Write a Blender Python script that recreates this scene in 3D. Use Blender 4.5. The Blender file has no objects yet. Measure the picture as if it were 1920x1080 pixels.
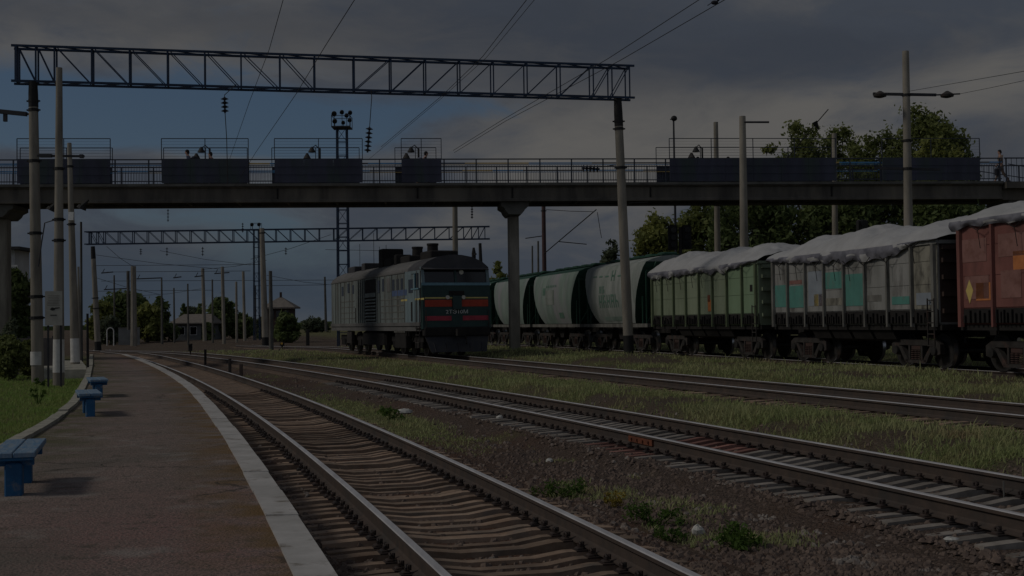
import bpy, bmesh, math, random
import numpy as np
from mathutils import Vector, Matrix, Quaternion, noise as mnoise
R = math.radians
rng = np.random.default_rng(7); random.seed(7)
scn = bpy.context.scene
COL = scn.collection
# ------------------------------------------------------------------ camera
F, HY, ROLL, CZ = 2300.0, 604.5, 0.0135, 1.71
PITCH = math.atan((HY-540)/F)
U0 = Vector((0, -math.sin(PITCH), math.cos(PITCH))); F0 = Vector((0, math.cos(PITCH), math.sin(PITCH)))
X0 = Vector((1, 0, 0)); cr, sr = math.cos(ROLL), math.sin(ROLL)
RIGHT = X0*cr - U0*sr; UP = X0*sr + U0*cr
def ray(x, y):
    return F0 + RIGHT*((x-960)/F) - UP*((y-540)/F)
def P(x, y, Z):                     # the point of the place at depth Z
    d = ray(x, y); return Vector((0, 0, CZ)) + d*(Z/d.y)
def G(x, y, z):                     # the point at height z
    d = ray(x, y); k = (z-CZ)/d.z; return Vector((0, 0, CZ)) + d*k
cam = bpy.data.cameras.new('camera'); camo = bpy.data.objects.new('camera', cam); COL.objects.link(camo)
cam.sensor_width = 36; cam.lens = 36*F/1920; cam.clip_end = 9000; cam.clip_start = .1
m = Matrix((RIGHT, UP, -F0)).transposed().to_4x4(); m.translation = (0, 0, CZ); camo.matrix_world = m
scn.camera = camo
scn.view_settings.view_transform = 'Standard'; scn.view_settings.look = 'None'
scn.view_settings.gamma = 1; scn.view_settings.exposure = -1.9
# ------------------------------------------------------------------ materials
MATS = {}
def M(name, c1, c2=None, scale=3., rough=.8, metal=0., bump=0., stretch=(1, 1, 1), lo=.35, hi=.65, c3=None, s3=.6, lo3=.5, hi3=.7, spec=.3, detail=6, bscale=None):
    if name in MATS: return MATS[name]
    mt = bpy.data.materials.new(name); mt.use_nodes = True; nt = mt.node_tree; N = nt.nodes; Lk = nt.links
    b = N['Principled BSDF']; b.inputs['Roughness'].default_value = rough; b.inputs['Metallic'].default_value = metal
    b.inputs['Specular IOR Level'].default_value = spec
    tc = N.new('ShaderNodeTexCoord'); mp = N.new('ShaderNodeMapping'); mp.inputs['Scale'].default_value = stretch
    oi = N.new('ShaderNodeObjectInfo'); ad = N.new('ShaderNodeVectorMath'); ad.operation = 'MULTIPLY_ADD'
    cmb = N.new('ShaderNodeCombineXYZ')
    for k in range(3): Lk.new(oi.outputs['Random'], cmb.inputs[k])
    ad.inputs[1].default_value = (37, 53, 71); Lk.new(cmb.outputs[0], ad.inputs[0]); Lk.new(mp.outputs[0], ad.inputs[2])
    Lk.new(tc.outputs['Object'], mp.inputs['Vector'])
    def nz(sc, lo, hi):
        n = N.new('ShaderNodeTexNoise'); n.inputs['Scale'].default_value = sc; n.inputs['Detail'].default_value = detail; n.inputs['Roughness'].default_value = .62
        Lk.new(ad.outputs[0], n.inputs['Vector'])
        r = N.new('ShaderNodeMapRange'); r.inputs[1].default_value = lo; r.inputs[2].default_value = hi; Lk.new(n.outputs['Fac'], r.inputs[0]); return r.outputs[0], n
    f, n1 = nz(scale, lo, hi)
    mx = N.new('ShaderNodeMix'); mx.data_type = 'RGBA'; mx.inputs[6].default_value = (*c1, 1); mx.inputs[7].default_value = (*(c2 or [v*.8 for v in c1]), 1)
    Lk.new(f, mx.inputs[0]); out = mx.outputs[2]
    if c3:
        f3, _ = nz(s3, lo3, hi3); m3 = N.new('ShaderNodeMix'); m3.data_type = 'RGBA'; Lk.new(f3, m3.inputs[0]); Lk.new(out, m3.inputs[6]); m3.inputs[7].default_value = (*c3, 1); out = m3.outputs[2]
    if name.startswith('sleeper'):
        hs = N.new('ShaderNodeHueSaturation'); mr = N.new('ShaderNodeMapRange'); mr.inputs[3].default_value = .62; mr.inputs[4].default_value = 1.3; Lk.new(oi.outputs['Random'], mr.inputs[0]); Lk.new(mr.outputs[0], hs.inputs['Value']); Lk.new(out, hs.inputs['Color']); out = hs.outputs['Color']
    Lk.new(out, b.inputs['Base Color'])
    if bump:
        bp = N.new('ShaderNodeBump'); bp.inputs['Strength'].default_value = min(1, bump); bp.inputs['Distance'].default_value = .03
        if bscale:
            _, nb = nz(bscale, 0, 1); Lk.new(nb.outputs['Fac'], bp.inputs['Height'])
        else: Lk.new(n1.outputs['Fac'], bp.inputs['Height'])
        Lk.new(bp.outputs[0], b.inputs['Normal'])
    if name in ('grass_blade','lush_grass','weed_leaf','yellow_leaf') or name.startswith('leaf_'):
        tr = N.new('ShaderNodeBsdfTranslucent'); Lk.new(out, tr.inputs['Color']); ms = N.new('ShaderNodeMixShader'); ms.inputs[0].default_value = .4
        Lk.new(b.outputs[0], ms.inputs[1]); Lk.new(tr.outputs[0], ms.inputs[2]); Lk.new(ms.outputs[0], N['Material Output'].inputs['Surface'])
    MATS[name] = mt; return mt
M('concrete', (.30, .27, .22), (.19, .17, .14), 2.5, .9, bump=.3, stretch=(1, 1, .25), c3=(.11, .10, .08), s3=.9, lo3=.5, hi3=.8)
M('concrete_dark', (.13, .125, .11), (.08, .075, .066), 1.2, .92, bump=.2, c3=(.13, .12, .10), s3=.4, lo3=.55, hi3=.8)
M('whitewash', (.66, .64, .60), (.48, .47, .44), 3, .9, bump=.2)
M('pale_edge', (.47, .45, .43), (.34, .325, .305), 2.2, .9, bump=.35, c3=(.15, .125, .095), s3=4, lo3=.57, hi3=.74)
M('kerb_stone', (.38, .36, .30), (.24, .23, .19), 3, .9, bump=.3)
M('blue_steel', (.016, .036, .075), (.012, .022, .045), 2, .6, metal=.0)
M('dark_steel', (.022, .024, .03), (.04, .038, .04), 3, .6)
M('black_iron', (.012, .012, .012), (.022, .02, .019), 4, .7)
M('insulator', (.018, .02, .028), None, 4, .3)
M('bench_blue', (.022, .115, .25), (.016, .075, .17), 5, .7, bump=.25, c3=(.12, .15, .19), s3=7, lo3=.56, hi3=.66)
M('bench_top', (.20, .26, .32), (.09, .18, .29), 6, .7, bump=.3, stretch=(1, 4, 1), c3=(.24, .23, .21), s3=5, lo3=.58, hi3=.7)
M('rail_head', (.66, .64, .64), (.50, .48, .48), 8, .42, metal=.35, stretch=(1, .1, 1))
M('rail_side', (.058, .046, .040), (.085, .062, .05), 6, .85, bump=.2, c3=(.05, .045, .042), s3=1.2)
M('rail_rust', (.18, .06, .03), (.10, .04, .025), 8, .9, bump=.2)
M('sleeper_rust', (.33, .24, .175), (.22, .145, .10), 5, .95, bump=.5, c3=(.17, .14, .115), s3=3, lo3=.5, hi3=.72)
M('sleeper_grey', (.27, .24, .21), (.165, .145, .125), 5, .95, bump=.4, c3=(.12, .10, .09), s3=3, lo3=.55, hi3=.75)
M('sleeper_red', (.30, .15, .12), (.20, .10, .08), 5, .95, bump=.4)
M('clip_iron', (.028, .024, .024), (.06, .04, .032), 9, .6)
M('stone', (.17, .125, .10), (.085, .062, .052), 7, .95, c3=(.24, .21, .185), s3=2.2, lo3=.58, hi3=.66)
M('pale_stone', (.55, .54, .50), (.4, .39, .36), 9, .95, bump=.4)
M('grass_blade', (.31, .36, .145), (.40, .40, .20), .35, .8, c3=(.40, .31, .18), s3=.9, lo3=.52, hi3=.75)
M('lush_grass', (.21, .34, .075), (.30, .34, .12), 1.1, .8)
M('weed_leaf', (.10, .17, .03), (.06, .11, .02), 6, .7)
M('yellow_leaf', (.40, .30, .05), (.22, .18, .04), 6, .7)
M('leaf_mid', (.19, .215, .07), (.115, .14, .045), .55, .75, c3=(.16, .18, .05), s3=.25)
M('leaf_dark', (.15, .19, .065), (.08, .11, .04), .6, .8)
M('leaf_yellow', (.24, .25, .065), (.15, .17, .05), .6, .75)
M('leaf_grey', (.12, .14, .085), (.075, .095, .055), .6, .75)  # grey-green bushes; also painted haze on the farthest trees
M('bark', (.07, .058, .045), (.035, .03, .025), 6, .95, bump=.4, stretch=(1, 1, .3))
M('girder', (.13, .115, .095), (.065, .058, .05), 1.2, .9, bump=.2, stretch=(1, 1, .22), c3=(.18, .155, .12), s3=.5, lo3=.5, hi3=.68)
M('screen_panel', (.06, .063, .092), (.036, .038, .055), 1.1, .75, stretch=(1, 1, .2), c3=(.045, .06, .058), s3=1.3, lo3=.48, hi3=.66, bump=.2)
M('rail_paint_dark', (.05, .055, .07), (.035, .04, .05), 2, .7)
M('rail_paint_blue', (.10, .28, .48), (.07, .2, .38), 2, .7)
M('rail_paint_yellow', (.55, .38, .14), (.4, .28, .1), 2, .7)
M('loco_side', (.215, .245, .235), (.135, .155, .15), 1.1, .7, stretch=(1, 1, .16), c3=(.085, .08, .066), s3=1.6, lo3=.47, hi3=.72, bump=.08)
M('loco_cab', (.19, .25, .265), (.13, .17, .185), 1.4, .65, stretch=(1, 1, .3), c3=(.12, .12, .10), s3=1.5, lo3=.55, hi3=.8)
M('loco_front', (.028, .058, .052), (.020, .042, .042), 2, .5)
M('loco_roof', (.16, .155, .15), (.10, .098, .095), 1.3, .85, stretch=(.4, 1, 1))
M('loco_cab_roof', (.07, .068, .072), (.045, .045, .05), 1.3, .7)
M('loco_red', (.44, .055, .028), (.32, .045, .024), 3, .6)
M('loco_pink', (.42, .05, .075), (.30, .035, .055), 3, .6)
M('loco_yellow', (.62, .50, .18), (.48, .4, .13), 3, .6)
M('loco_pale_blue', (.16, .28, .33), (.12, .22, .27), 3, .6)
M('loco_blue', (.09, .13, .24), (.07, .10, .18), 3, .6)
M('window_glass', (.006, .007, .009), None, 3, .12, spec=.5)
M('under_black', (.014, .013, .013), (.026, .023, .021), 3, .9)
M('bogie_grey', (.052, .047, .043), (.03, .026, .024), 4, .9, c3=(.09, .05, .04), s3=2.5, lo3=.55, hi3=.75)
M('wheel_steel', (.05, .047, .045), (.03, .028, .026), 4, .55, metal=.3)
M('spring_rust', (.075, .042, .036), (.05, .035, .03), 3, .9)
M('bright_steel', (.5, .5, .5), None, 4, .3, metal=.9)
M('white_paint', (.70, .69, .66), (.5, .5, .48), 4, .7)
M('gondola_green', (.25, .29, .20), (.17, .205, .135), 1.1, .8, stretch=(1, 1, .25), c3=(.09, .10, .06), s3=1.6, lo3=.53, hi3=.75, bump=.06)
M('gondola_green_fresh', (.20, .28, .175), (.165, .235, .14), 1.1, .8, stretch=(1, 1, .3), bump=.06)
M('gondola_grey', (.29, .285, .27), (.19, .19, .175), 1.6, .85, stretch=(1, 1, .3), c3=(.085, .08, .072), s3=2.6, lo3=.5, hi3=.72, bump=.1)
M('gondola_tan', (.29, .275, .225), (.19, .18, .145), 2.6, .85, stretch=(1, 1, .4), c3=(.07, .065, .055), s3=3.6, lo3=.48, hi3=.68, bump=.1)
M('gondola_red', (.23, .095, .08), (.165, .065, .055), 1.3, .8, stretch=(1, 1, .4), c3=(.10, .05, .042), s3=1.8, lo3=.5, hi3=.75, bump=.08)
M('red_patch', (.27, .14, .12), (.2, .10, .085), 2, .8, c3=(.16, .07, .055), s3=3)
M('post_grey', (.20, .195, .175), (.10, .095, .085), 3, .85, stretch=(1, 1, .4))
M('post_green', (.13, .16, .09), (.08, .10, .055), 3, .85, stretch=(1, 1, .4))
M('teal_patch', (.10, .27, .225), (.075, .20, .17), 2, .8, stretch=(1, 1, .5), c3=(.15, .2, .17), s3=4, lo3=.58, hi3=.75)
M('pale_blue_patch', (.26, .29, .32), (.2, .22, .25), 2, .8)
M('orange_mark', (.55, .20, .07), (.42, .15, .05), 5, .7)
M('yellow_mark', (.62, .48, .16), (.5, .38, .12), 5, .7)
M('rust_mark', (.25, .09, .05), None, 5, .7)
M('hopper_pale', (.33, .345, .32), (.22, .24, .22), 1.6, .8, stretch=(1, 1, .22), c3=(.15, .18, .15), s3=1.1, lo3=.46, hi3=.70, bump=.1)
M('hopper_mint', (.235, .295, .255), (.15, .20, .17), 1.5, .8, stretch=(1, 1, .22), c3=(.27, .26, .275), s3=.6, lo3=.48, hi3=.68, bump=.1)
M('hopper_green', (.022, .07, .046), (.014, .045, .03), 1.4, .7)
M('letter_green', (.08, .17, .12), (.13, .2, .16), 4, .8)
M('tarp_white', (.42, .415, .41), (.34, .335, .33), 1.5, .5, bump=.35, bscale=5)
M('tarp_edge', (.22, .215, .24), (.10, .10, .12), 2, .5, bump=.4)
M('roof_grey', (.20, .175, .15), (.15, .13, .115), 2, .9)
M('wall_grey', (.16, .165, .165), (.11, .115, .115), 1, .9)
M('wall_white', (.58, .57, .54), (.46, .45, .43), 1, .9)
M('wall_brown', (.07, .045, .035), (.05, .035, .03), 2, .9)
M('door_dark', (.018, .024, .02), None, 2, .8)
M('fence_metal', (.10, .088, .085), (.065, .06, .058), 2, .8)
M('sign_white', (.34, .33, .29), (.27, .26, .23), 4, .7)
M('skin', (.38, .22, .16), None, 5, .7)
M('cloth_grey', (.16, .17, .22), None, 5, .9)
M('cloth_dark', (.025, .025, .032), None, 5, .9)
M('cloth_rose', (.26, .17, .15), None, 5, .9)
M('cloth_khaki', (.17, .125, .10), (.13, .10, .08), 5, .9)
M('hair', (.02, .015, .012), None, 5, .8)
M('lamp_white', (.6, .58, .5), None, 5, .5)
M('amber_lens', (.6, .35, .06), None, 5, .4)
M('pole_red', (.085, .045, .042), (.055, .032, .03), 3, .8)
# ------------------------------------------------------------------ mesh builder
class MB:
    def __init__(s): s.v = []; s.f = []; s.mi = []; s.cur = 0
    def add(s, vs, fs):
        o = len(s.v); s.v += [tuple(p) for p in vs]; s.f += [tuple(i+o for i in f) for f in fs]; s.mi += [s.cur]*len(fs); return s
    def box(s, x0, x1, y0, y1, z0, z1):
        return s.add([(x0,y0,z0),(x1,y0,z0),(x1,y1,z0),(x0,y1,z0),(x0,y0,z1),(x1,y0,z1),(x1,y1,z1),(x0,y1,z1)],
              [(0,3,2,1),(4,5,6,7),(0,1,5,4),(1,2,6,5),(2,3,7,6),(3,0,4,7)])
    def bbox(s, x0, x1, y0, y1, z0, z1, b=.02):     # box with chamfered vertical and top edges
        a = [(x0+b,y0),(x1-b,y0),(x1,y0+b),(x1,y1-b),(x1-b,y1),(x0+b,y1),(x0,y1-b),(x0,y0+b)]
        cx, cy = (x0+x1)/2, (y0+y1)/2; kx = 1-2*b/max(x1-x0, 1e-6); ky = 1-2*b/max(y1-y0, 1e-6)
        vs = [(p[0],p[1],z0) for p in a]+[(p[0],p[1],z1-b) for p in a]+[(cx+(p[0]-cx)*kx, cy+(p[1]-cy)*ky, z1) for p in a]
        fs = [tuple(range(7,-1,-1)), tuple(range(16,24))]
        for k in range(2):
            for i in range(8): j = (i+1) % 8; fs.append((k*8+i, k*8+j, k*8+8+j, k*8+8+i))
        return s.add(vs, fs)
    def bar(s, a, b, w, h=None, up=(0,0,1)):
        a, b = Vector(a), Vector(b); h = h or w; d = (b-a)
        if d.length < 1e-6: return s
        d.normalize(); u = Vector(up)
        if abs(d.dot(u)) > .98: u = Vector((0,1,0)) if abs(d.y) < .9 else Vector((1,0,0))
        sd = d.cross(u).normalized(); u = sd.cross(d).normalized()
        vs = [p+sd*(i*w/2)+u*(j*h/2) for p in (a,b) for i,j in ((-1,-1),(1,-1),(1,1),(-1,1))]
        return s.add(vs, [(0,3,2,1),(4,5,6,7),(0,1,5,4),(1,2,6,5),(2,3,7,6),(3,0,4,7)])
    def tube(s, pts, rs, n=8, caps=True):
        pts = [Vector(p) for p in pts]
        if not hasattr(rs, '__len__'): rs = [rs]*len(pts)
        vs = []; prev = None
        for i, p in enumerate(pts):
            d = (pts[min(i+1, len(pts)-1)]-pts[max(i-1, 0)]).normalized()
            u = Vector((0,0,1)) if abs(d.z) < .95 else Vector((1,0,0))
            if prev is not None: u = prev
            sd = d.cross(u).normalized(); u = sd.cross(d).normalized(); prev = u
            for k in range(n):
                a = 2*math.pi*k/n; vs.append(p+(sd*math.cos(a)+u*math.sin(a))*rs[i])
        fs = [(i*n+k, i*n+(k+1)%n, (i+1)*n+(k+1)%n, (i+1)*n+k) for i in range(len(pts)-1) for k in range(n)]
        if caps: fs += [tuple(range(n-1,-1,-1)), tuple(range((len(pts)-1)*n, len(pts)*n))]
        return s.add(vs, fs)
    def disc(s, c, ax, r, t, n=20):
        c = Vector(c); ax = Vector(ax).normalized(); return s.tube([c-ax*t/2, c+ax*t/2], r, n)
    def prism(s, poly, axis, a, b):       # polygon in the plane across an axis, swept from a to b
        n = len(poly)
        def mk(p, t): return {'x': (t,p[0],p[1]), 'y': (p[0],t,p[1]), 'z': (p[0],p[1],t)}[axis]
        vs = [mk(p,a) for p in poly]+[mk(p,b) for p in poly]
        return s.add(vs, [tuple(range(n-1,-1,-1)), tuple(range(n,2*n))]+[(i,(i+1)%n,n+(i+1)%n,n+i) for i in range(n)])
    def ball(s, c, r, n=8, sc=(1,1,1)):
        c = Vector(c); vs = []; fs = []
        for i in range(n+1):
            t = math.pi*i/n
            for k in range(2*n):
                a = math.pi*k/n; vs.append((c.x+r*sc[0]*math.sin(t)*math.cos(a), c.y+r*sc[1]*math.sin(t)*math.sin(a), c.z+r*sc[2]*math.cos(t)))
        for i in range(n):
            for k in range(2*n): fs.append((i*2*n+k, i*2*n+(k+1)%(2*n), (i+1)*2*n+(k+1)%(2*n), (i+1)*2*n+k))
        return s.add(vs, fs)
    def build(s, name, mat, parent=None, off=None, smooth=False):
        me = bpy.data.meshes.new(name)
        vs = s.v
        if off is not None: vs = [(p[0]-off[0], p[1]-off[1], p[2]-off[2]) for p in vs]
        me.from_pydata(vs, [], s.f)
        ms = mat if isinstance(mat, (list, tuple)) else [mat]
        for q in ms: me.materials.append(MATS[q] if isinstance(q, str) else q)
        if any(s.mi): me.polygons.foreach_set('material_index', s.mi)
        if smooth: me.polygons.foreach_set('use_smooth', [True]*len(s.f)); me.set_sharp_from_angle(angle=R(40))
        me.update()
        o = bpy.data.objects.new(name, me); COL.objects.link(o)
        if parent: o.parent = parent
        return o
def tag(o, label=None, cat=None, group=None, kind=None):
    for k, v in (('label', label), ('category', cat), ('group', group), ('kind', kind)):
        if v: o[k] = v
    return o
def thing(name, loc, label, cat, group=None, rz=0.):
    o = bpy.data.objects.new(name, None); COL.objects.link(o); o.location = loc; o.rotation_euler = (0, 0, rz); o.empty_display_size = .2
    return tag(o, label, cat, group)
def copy_tree(o, parent=None, **kw):
    c = o.copy(); COL.objects.link(c)
    if parent: c.parent = parent
    for ch in o.children: copy_tree(ch, c)
    return c
def simple(mb, name, mat, label, cat, group=None, kind=None, origin=None, smooth=False):
    if origin is None: origin = mb.v[0]
    o = mb.build(name, mat, off=origin, smooth=smooth); o.location = origin; return tag(o, label, cat, group, kind)
# ------------------------------------------------------------------ tracks: centre lines
def sstep(a, b, x):
    t = np.clip((x-a)/(b-a), 0, 1); return t*t*(3-2*t)
def fall(Y): return -.55*sstep(70, 130, np.asarray(Y, float))
TP = {1: ([(515,800),(560,835),(596.7,865),(623,886.7),(673,928),(733,980),(760,1010),(837,1077),(467,765),(417,733),(375,711.7),(333,692.5)],
 [(927,900),(987,927),(1040,952),(480,715),(552,742.5),(630,772),(702,800),(760,825),(520,728),(450,707),(367,683),(1113,980),(1221,1043)]),
2: ([(1600,896.7),(1760,931.7),(1917,966.7),(1080,787.5),(1213,816),(780,730),(940,760),(1097,794),(640,703),(797,733)],
 [(1600,840),(1760,866),(1917,894),(1080,756),(1240,782),(1397,806.7),(780,712),(940,736),(1097,759),(480,671),(640,691.7),(797,715)]),
3: ([(1600,746),(1760,763),(1917,780),(1080,696),(1240,711),(1397,726),(940,682),(1030,692.5)],
 [(1600,728),(1760,741),(1917,757.5),(1080,689),(1240,698),(1397,712)])}
TZ = {1: 0., 2: .07, 3: .27, 4: .30}
CC = {}
for t, (L, Rr) in TP.items():
    pts = [(G(x,y,TZ[t]).x+.8/.96, G(x,y,TZ[t]).y) for x,y in L]+[(G(x,y,TZ[t]).x-.8/.96, G(x,y,TZ[t]).y) for x,y in Rr]
    if t == 3: pts += [(-2.28,53)]*4+[(-8.75,70)]*4+[(-18.2,102)]
    pts = np.array(pts); CC[t] = np.polyfit(pts[:,1], pts[:,0], 3 if t == 1 else 2, w=1/pts[:,1])
CC[4] = np.array([0, -.2605, 21.32])
YB = {1: 75., 2: 80., 3: 110., 4: 300.}
def cx(t, Y):
    Y = np.asarray(Y, float); c = CC[t]; yb = YB[t]; y0 = 6.
    Yc = np.clip(Y, y0, yb); X = np.polyval(c, Yc)
    return X + np.where(Y > yb, (Y-yb)*np.polyval(np.polyder(c), yb), 0) + np.where(Y < y0, (Y-y0)*np.polyval(np.polyder(c), y0), 0)
def tz(t, Y): return TZ[t]+fall(Y)
def tang(t, Y):
    d = Vector((float(cx(t, Y+.5)-cx(t, Y-.5)), 1, 0)); return d.normalized()
def lat(t, X, Y): return (X-cx(t, Y))*.96
# ------------------------------------------------------------------ ground
PR = np.polyfit([7.42,9.43,11.09,16.95,21.08,26.83,32.4,37.77,46.62,69.73], [-1.11,-1.64,-2.1,-3.75,-4.95,-6.69,-8.43,-10.2,-13.34,-21.61], 2)
def platR(Y): return np.minimum(np.polyval(PR, Y), cx(1, Y)-1.6)
def platL(Y): return np.interp(Y, [-10,4,10,15.3,16.8,19.9,24.5,37.1,49.9,69.8,80], [-6.3,-5.6,-5.75,-6.4,-6.76,-7.51,-8.8,-12.9,-17.2,-24.,-27.4])
def fbm(X, Y, s, seed=0.):
    out = np.zeros(X.shape); a = .5
    for k in range(4):
        xs, ys = X*s*2**k+seed*7.3+k*19.1, Y*s*2**k-seed*3.1+k*7.7
        xi, yi = np.floor(xs), np.floor(ys); xf, yf = xs-xi, ys-yi
        def h(i, j): v = np.sin(i*127.1+j*311.7+seed*17.)*43758.5453; return v-np.floor(v)
        u, w = xf*xf*(3-2*xf), yf*yf*(3-2*yf)
        out += a*((h(xi,yi)*(1-u)+h(xi+1,yi)*u)*(1-w)+(h(xi,yi+1)*(1-u)+h(xi+1,yi+1)*u)*w); a *= .5
    return out/.9375
def ground(X, Y):
    X, Y = np.asarray(X, float), np.asarray(Y, float)
    d1, d2, d3, d4 = (lat(t, X, Y) for t in (1,2,3,4))
    b = np.where(d1 < -1.7, -.16, -.26)
    b = np.where(d2 > 0, -.26+.30*sstep(1.5, 2.6, d2), b)
    b = np.where(d3 > 0, .05+.17*sstep(1.4, 2.4, d3), b)
    b = np.where(d4 > 0, .12+.15*sstep(1.5, 3, d4), b)
    for (mx, my, mr, mh) in ((4.2, 45.6, 2.4, .26), (.2, 58.2, 2.2, .18), (9., 33., 3.5, .1), (-5, 27, 1.6, .06)):
        q = np.hypot(X-mx, (Y-my)*.6)/mr; b = b+mh*np.clip(1-q*q, 0, 1)*(np.minimum(np.abs(d3), np.abs(d4)) > 1.3)
    b = b+(fbm(X, Y, .35, 3.)-.5)*.10
    for t, d in ((1,d1),(2,d2),(3,d3),(4,d4)):
        top = TZ[t]-np.where(np.abs(d) > .98, .222, .258)+(fbm(X, Y, 1.6, t)-.5)*.06
        b = np.maximum(b, top-np.maximum(0, (np.abs(d)-1.5)*.55))
        b = np.where(np.abs(d) < 1.42, np.minimum(b, top), b)
    onp = (X > platL(Y)-.1) & (X < platR(Y)-.1) & (Y < 71)
    b = np.where(onp, -.35, b)
    return b+fall(Y)
def grassiness(X, Y):
    d1, d2, d3, d4 = (lat(t, X, Y) for t in (1,2,3,4))
    n = fbm(X, Y, .22, 5.); n2 = fbm(X, Y, .9, 8.)
    g = np.zeros(X.shape)
    left = X < platL(Y); g = np.where(left, 1.0, g)
    mid = (d1 > 1.2) & (d2 < -1.5)
    e = np.exp(-(((Y-26.5)/8.)**2))*np.exp(-(((d1-1.85)/.75)**2))
    g = np.where(mid, np.clip(np.clip(e*2.2*(n+.25)-.35, 0, 1)+np.clip((fbm(X, Y, 1.1, 21.)-.62)*5, 0, .55), 0, 1), g)
    s23 = (d2 > 1.25) & (d3 < -1.05); g = np.where(s23, np.clip((d2-1.25)*1.4, 0, 1)*np.clip((n2-.30)*4.5, .12, 1), g)
    s34 = (d3 > 1.0) & (d4 < -1.35); g = np.where(s34, np.clip((n2-.32)*5, .1, 1), g)
    g = np.where(d4 > 1.6, .8, g)
    g = np.where((Y > 75) & (d4 < 0), g*np.clip(1-(Y-75)/25, .12, 1), g)
    return g
us = np.concatenate([-np.geomspace(2500, 22, 22), np.arange(-20, 34, .28), np.geomspace(35, 2500, 24)])
ysr = np.concatenate([np.arange(-8, 4, .8), np.arange(4, 40, .3), np.arange(40, 90, .8), np.geomspace(91, 6000, 50)])
UU, YY = np.meshgrid(us, ysr); XX = UU+cx(1, np.minimum(YY, 90))*np.clip(1-(YY-90)/400, 0, 1)
ZZ = ground(XX, YY)
nr, ncn = XX.shape
idx = np.arange(nr*ncn).reshape(nr, ncn)
quads = np.stack([idx[:-1,:-1], idx[:-1,1:], idx[1:,1:], idx[1:,:-1]], -1).reshape(-1, 4)
me = bpy.data.meshes.new('ground'); me.from_pydata(np.stack([XX,YY,ZZ], -1).reshape(-1,3).tolist(), [], quads.tolist())
at = me.attributes.new('grass', 'FLOAT', 'POINT'); at.data.foreach_set('value', grassiness(XX, YY).reshape(-1))
rd = np.clip(1.3-np.abs(lat(1,XX,YY))/1.9, 0, 1)*sstep(45, 6, YY)*1.0+np.clip(fbm(XX,YY,.5,2.)-.45, 0, 1)*1.6*(lat(1,XX,YY) > 0)*(lat(2,XX,YY) < -1.4)
at = me.attributes.new('rust', 'FLOAT', 'POINT'); at.data.foreach_set('value', np.clip(rd,0,1).reshape(-1))
me.polygons.foreach_set('use_smooth', [True]*len(me.polygons)); me.update()
gm = bpy.data.materials.new('ground_mat'); gm.use_nodes = True
def gnodes(mt):
    nt = mt.node_tree; N = nt.nodes; Lk = nt.links; b = N['Principled BSDF']; b.inputs['Roughness'].default_value = .95; b.inputs['Specular IOR Level'].default_value = .15
    tc = N.new('ShaderNodeTexCoord')
    def nz(sc, lo, hi, dt=8, ty='n'):
        n = N.new('ShaderNodeTexNoise' if ty == 'n' else 'ShaderNodeTexVoronoi'); n.inputs['Scale'].default_value = sc
        if ty == 'n': n.inputs['Detail'].default_value = dt
        Lk.new(tc.outputs['Object'], n.inputs['Vector']); r = N.new('ShaderNodeMapRange'); r.inputs[1].default_value = lo; r.inputs[2].default_value = hi
        Lk.new(n.outputs[0], r.inputs[0]); return r.outputs[0]
    def mix(f, a, c):
        x = N.new('ShaderNodeMix'); x.data_type = 'RGBA'
        if hasattr(f, 'links'): Lk.new(f, x.inputs[0])
        else: x.inputs[0].default_value = f
        for s, q in ((6, a), (7, c)):
            if hasattr(q, 'links'): Lk.new(q, x.inputs[s])
            else: x.inputs[s].default_value = (*q, 1)
        return x.outputs[2]
    def attr(nm):
        a = N.new('ShaderNodeAttribute'); a.attribute_name = nm; return a.outputs['Fac']
    def mth(op, a, c=None):
        x = N.new('ShaderNodeMath'); x.operation = op; x.use_clamp = True
        for s, q in ((0, a), (1, c)):
            if q is None: continue
            if hasattr(q, 'links'): Lk.new(q, x.inputs[s])
            else: x.inputs[s].default_value = q
        return x.outputs[0]
    def bump(h, st, dist):
        bp = N.new('ShaderNodeBump'); bp.inputs['Strength'].default_value = st; bp.inputs['Distance'].default_value = dist; Lk.new(h, bp.inputs['Height']); Lk.new(bp.outputs[0], b.inputs['Normal'])
    return b, Lk, nz, mix, attr, mth, bump
b, Lk, nz, mix, attr, mth, bump = gnodes(gm)
grv = mix(nz(22, .35, .65), (.14, .105, .085), (.066, .048, .040))
grv = mix(nz(.9, .4, .7), grv, (.10, .068, .05))
grv = mix(mth('MULTIPLY', nz(55, .6, .7, 3), .5), grv, (.22, .20, .18))
grv = mix(mth('MULTIPLY', attr('rust'), nz(3, .3, .6)), grv, (.12, .062, .042))
grs = mix(nz(1.3, .35, .65), (.14, .15, .055), (.19, .16, .075))
grs = mix(nz(14, .3, .7), grs, (.09, .10, .04))
Lk.new(mix(mth('MULTIPLY', attr('grass'), nz(6, .15, .5)), grv, grs), b.inputs['Base Color'])
bump(nz(26, .2, .8), .9, .06)
me.materials.append(gm)
go = bpy.data.objects.new('ground', me); COL.objects.link(go); go['kind'] = 'structure'
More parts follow.
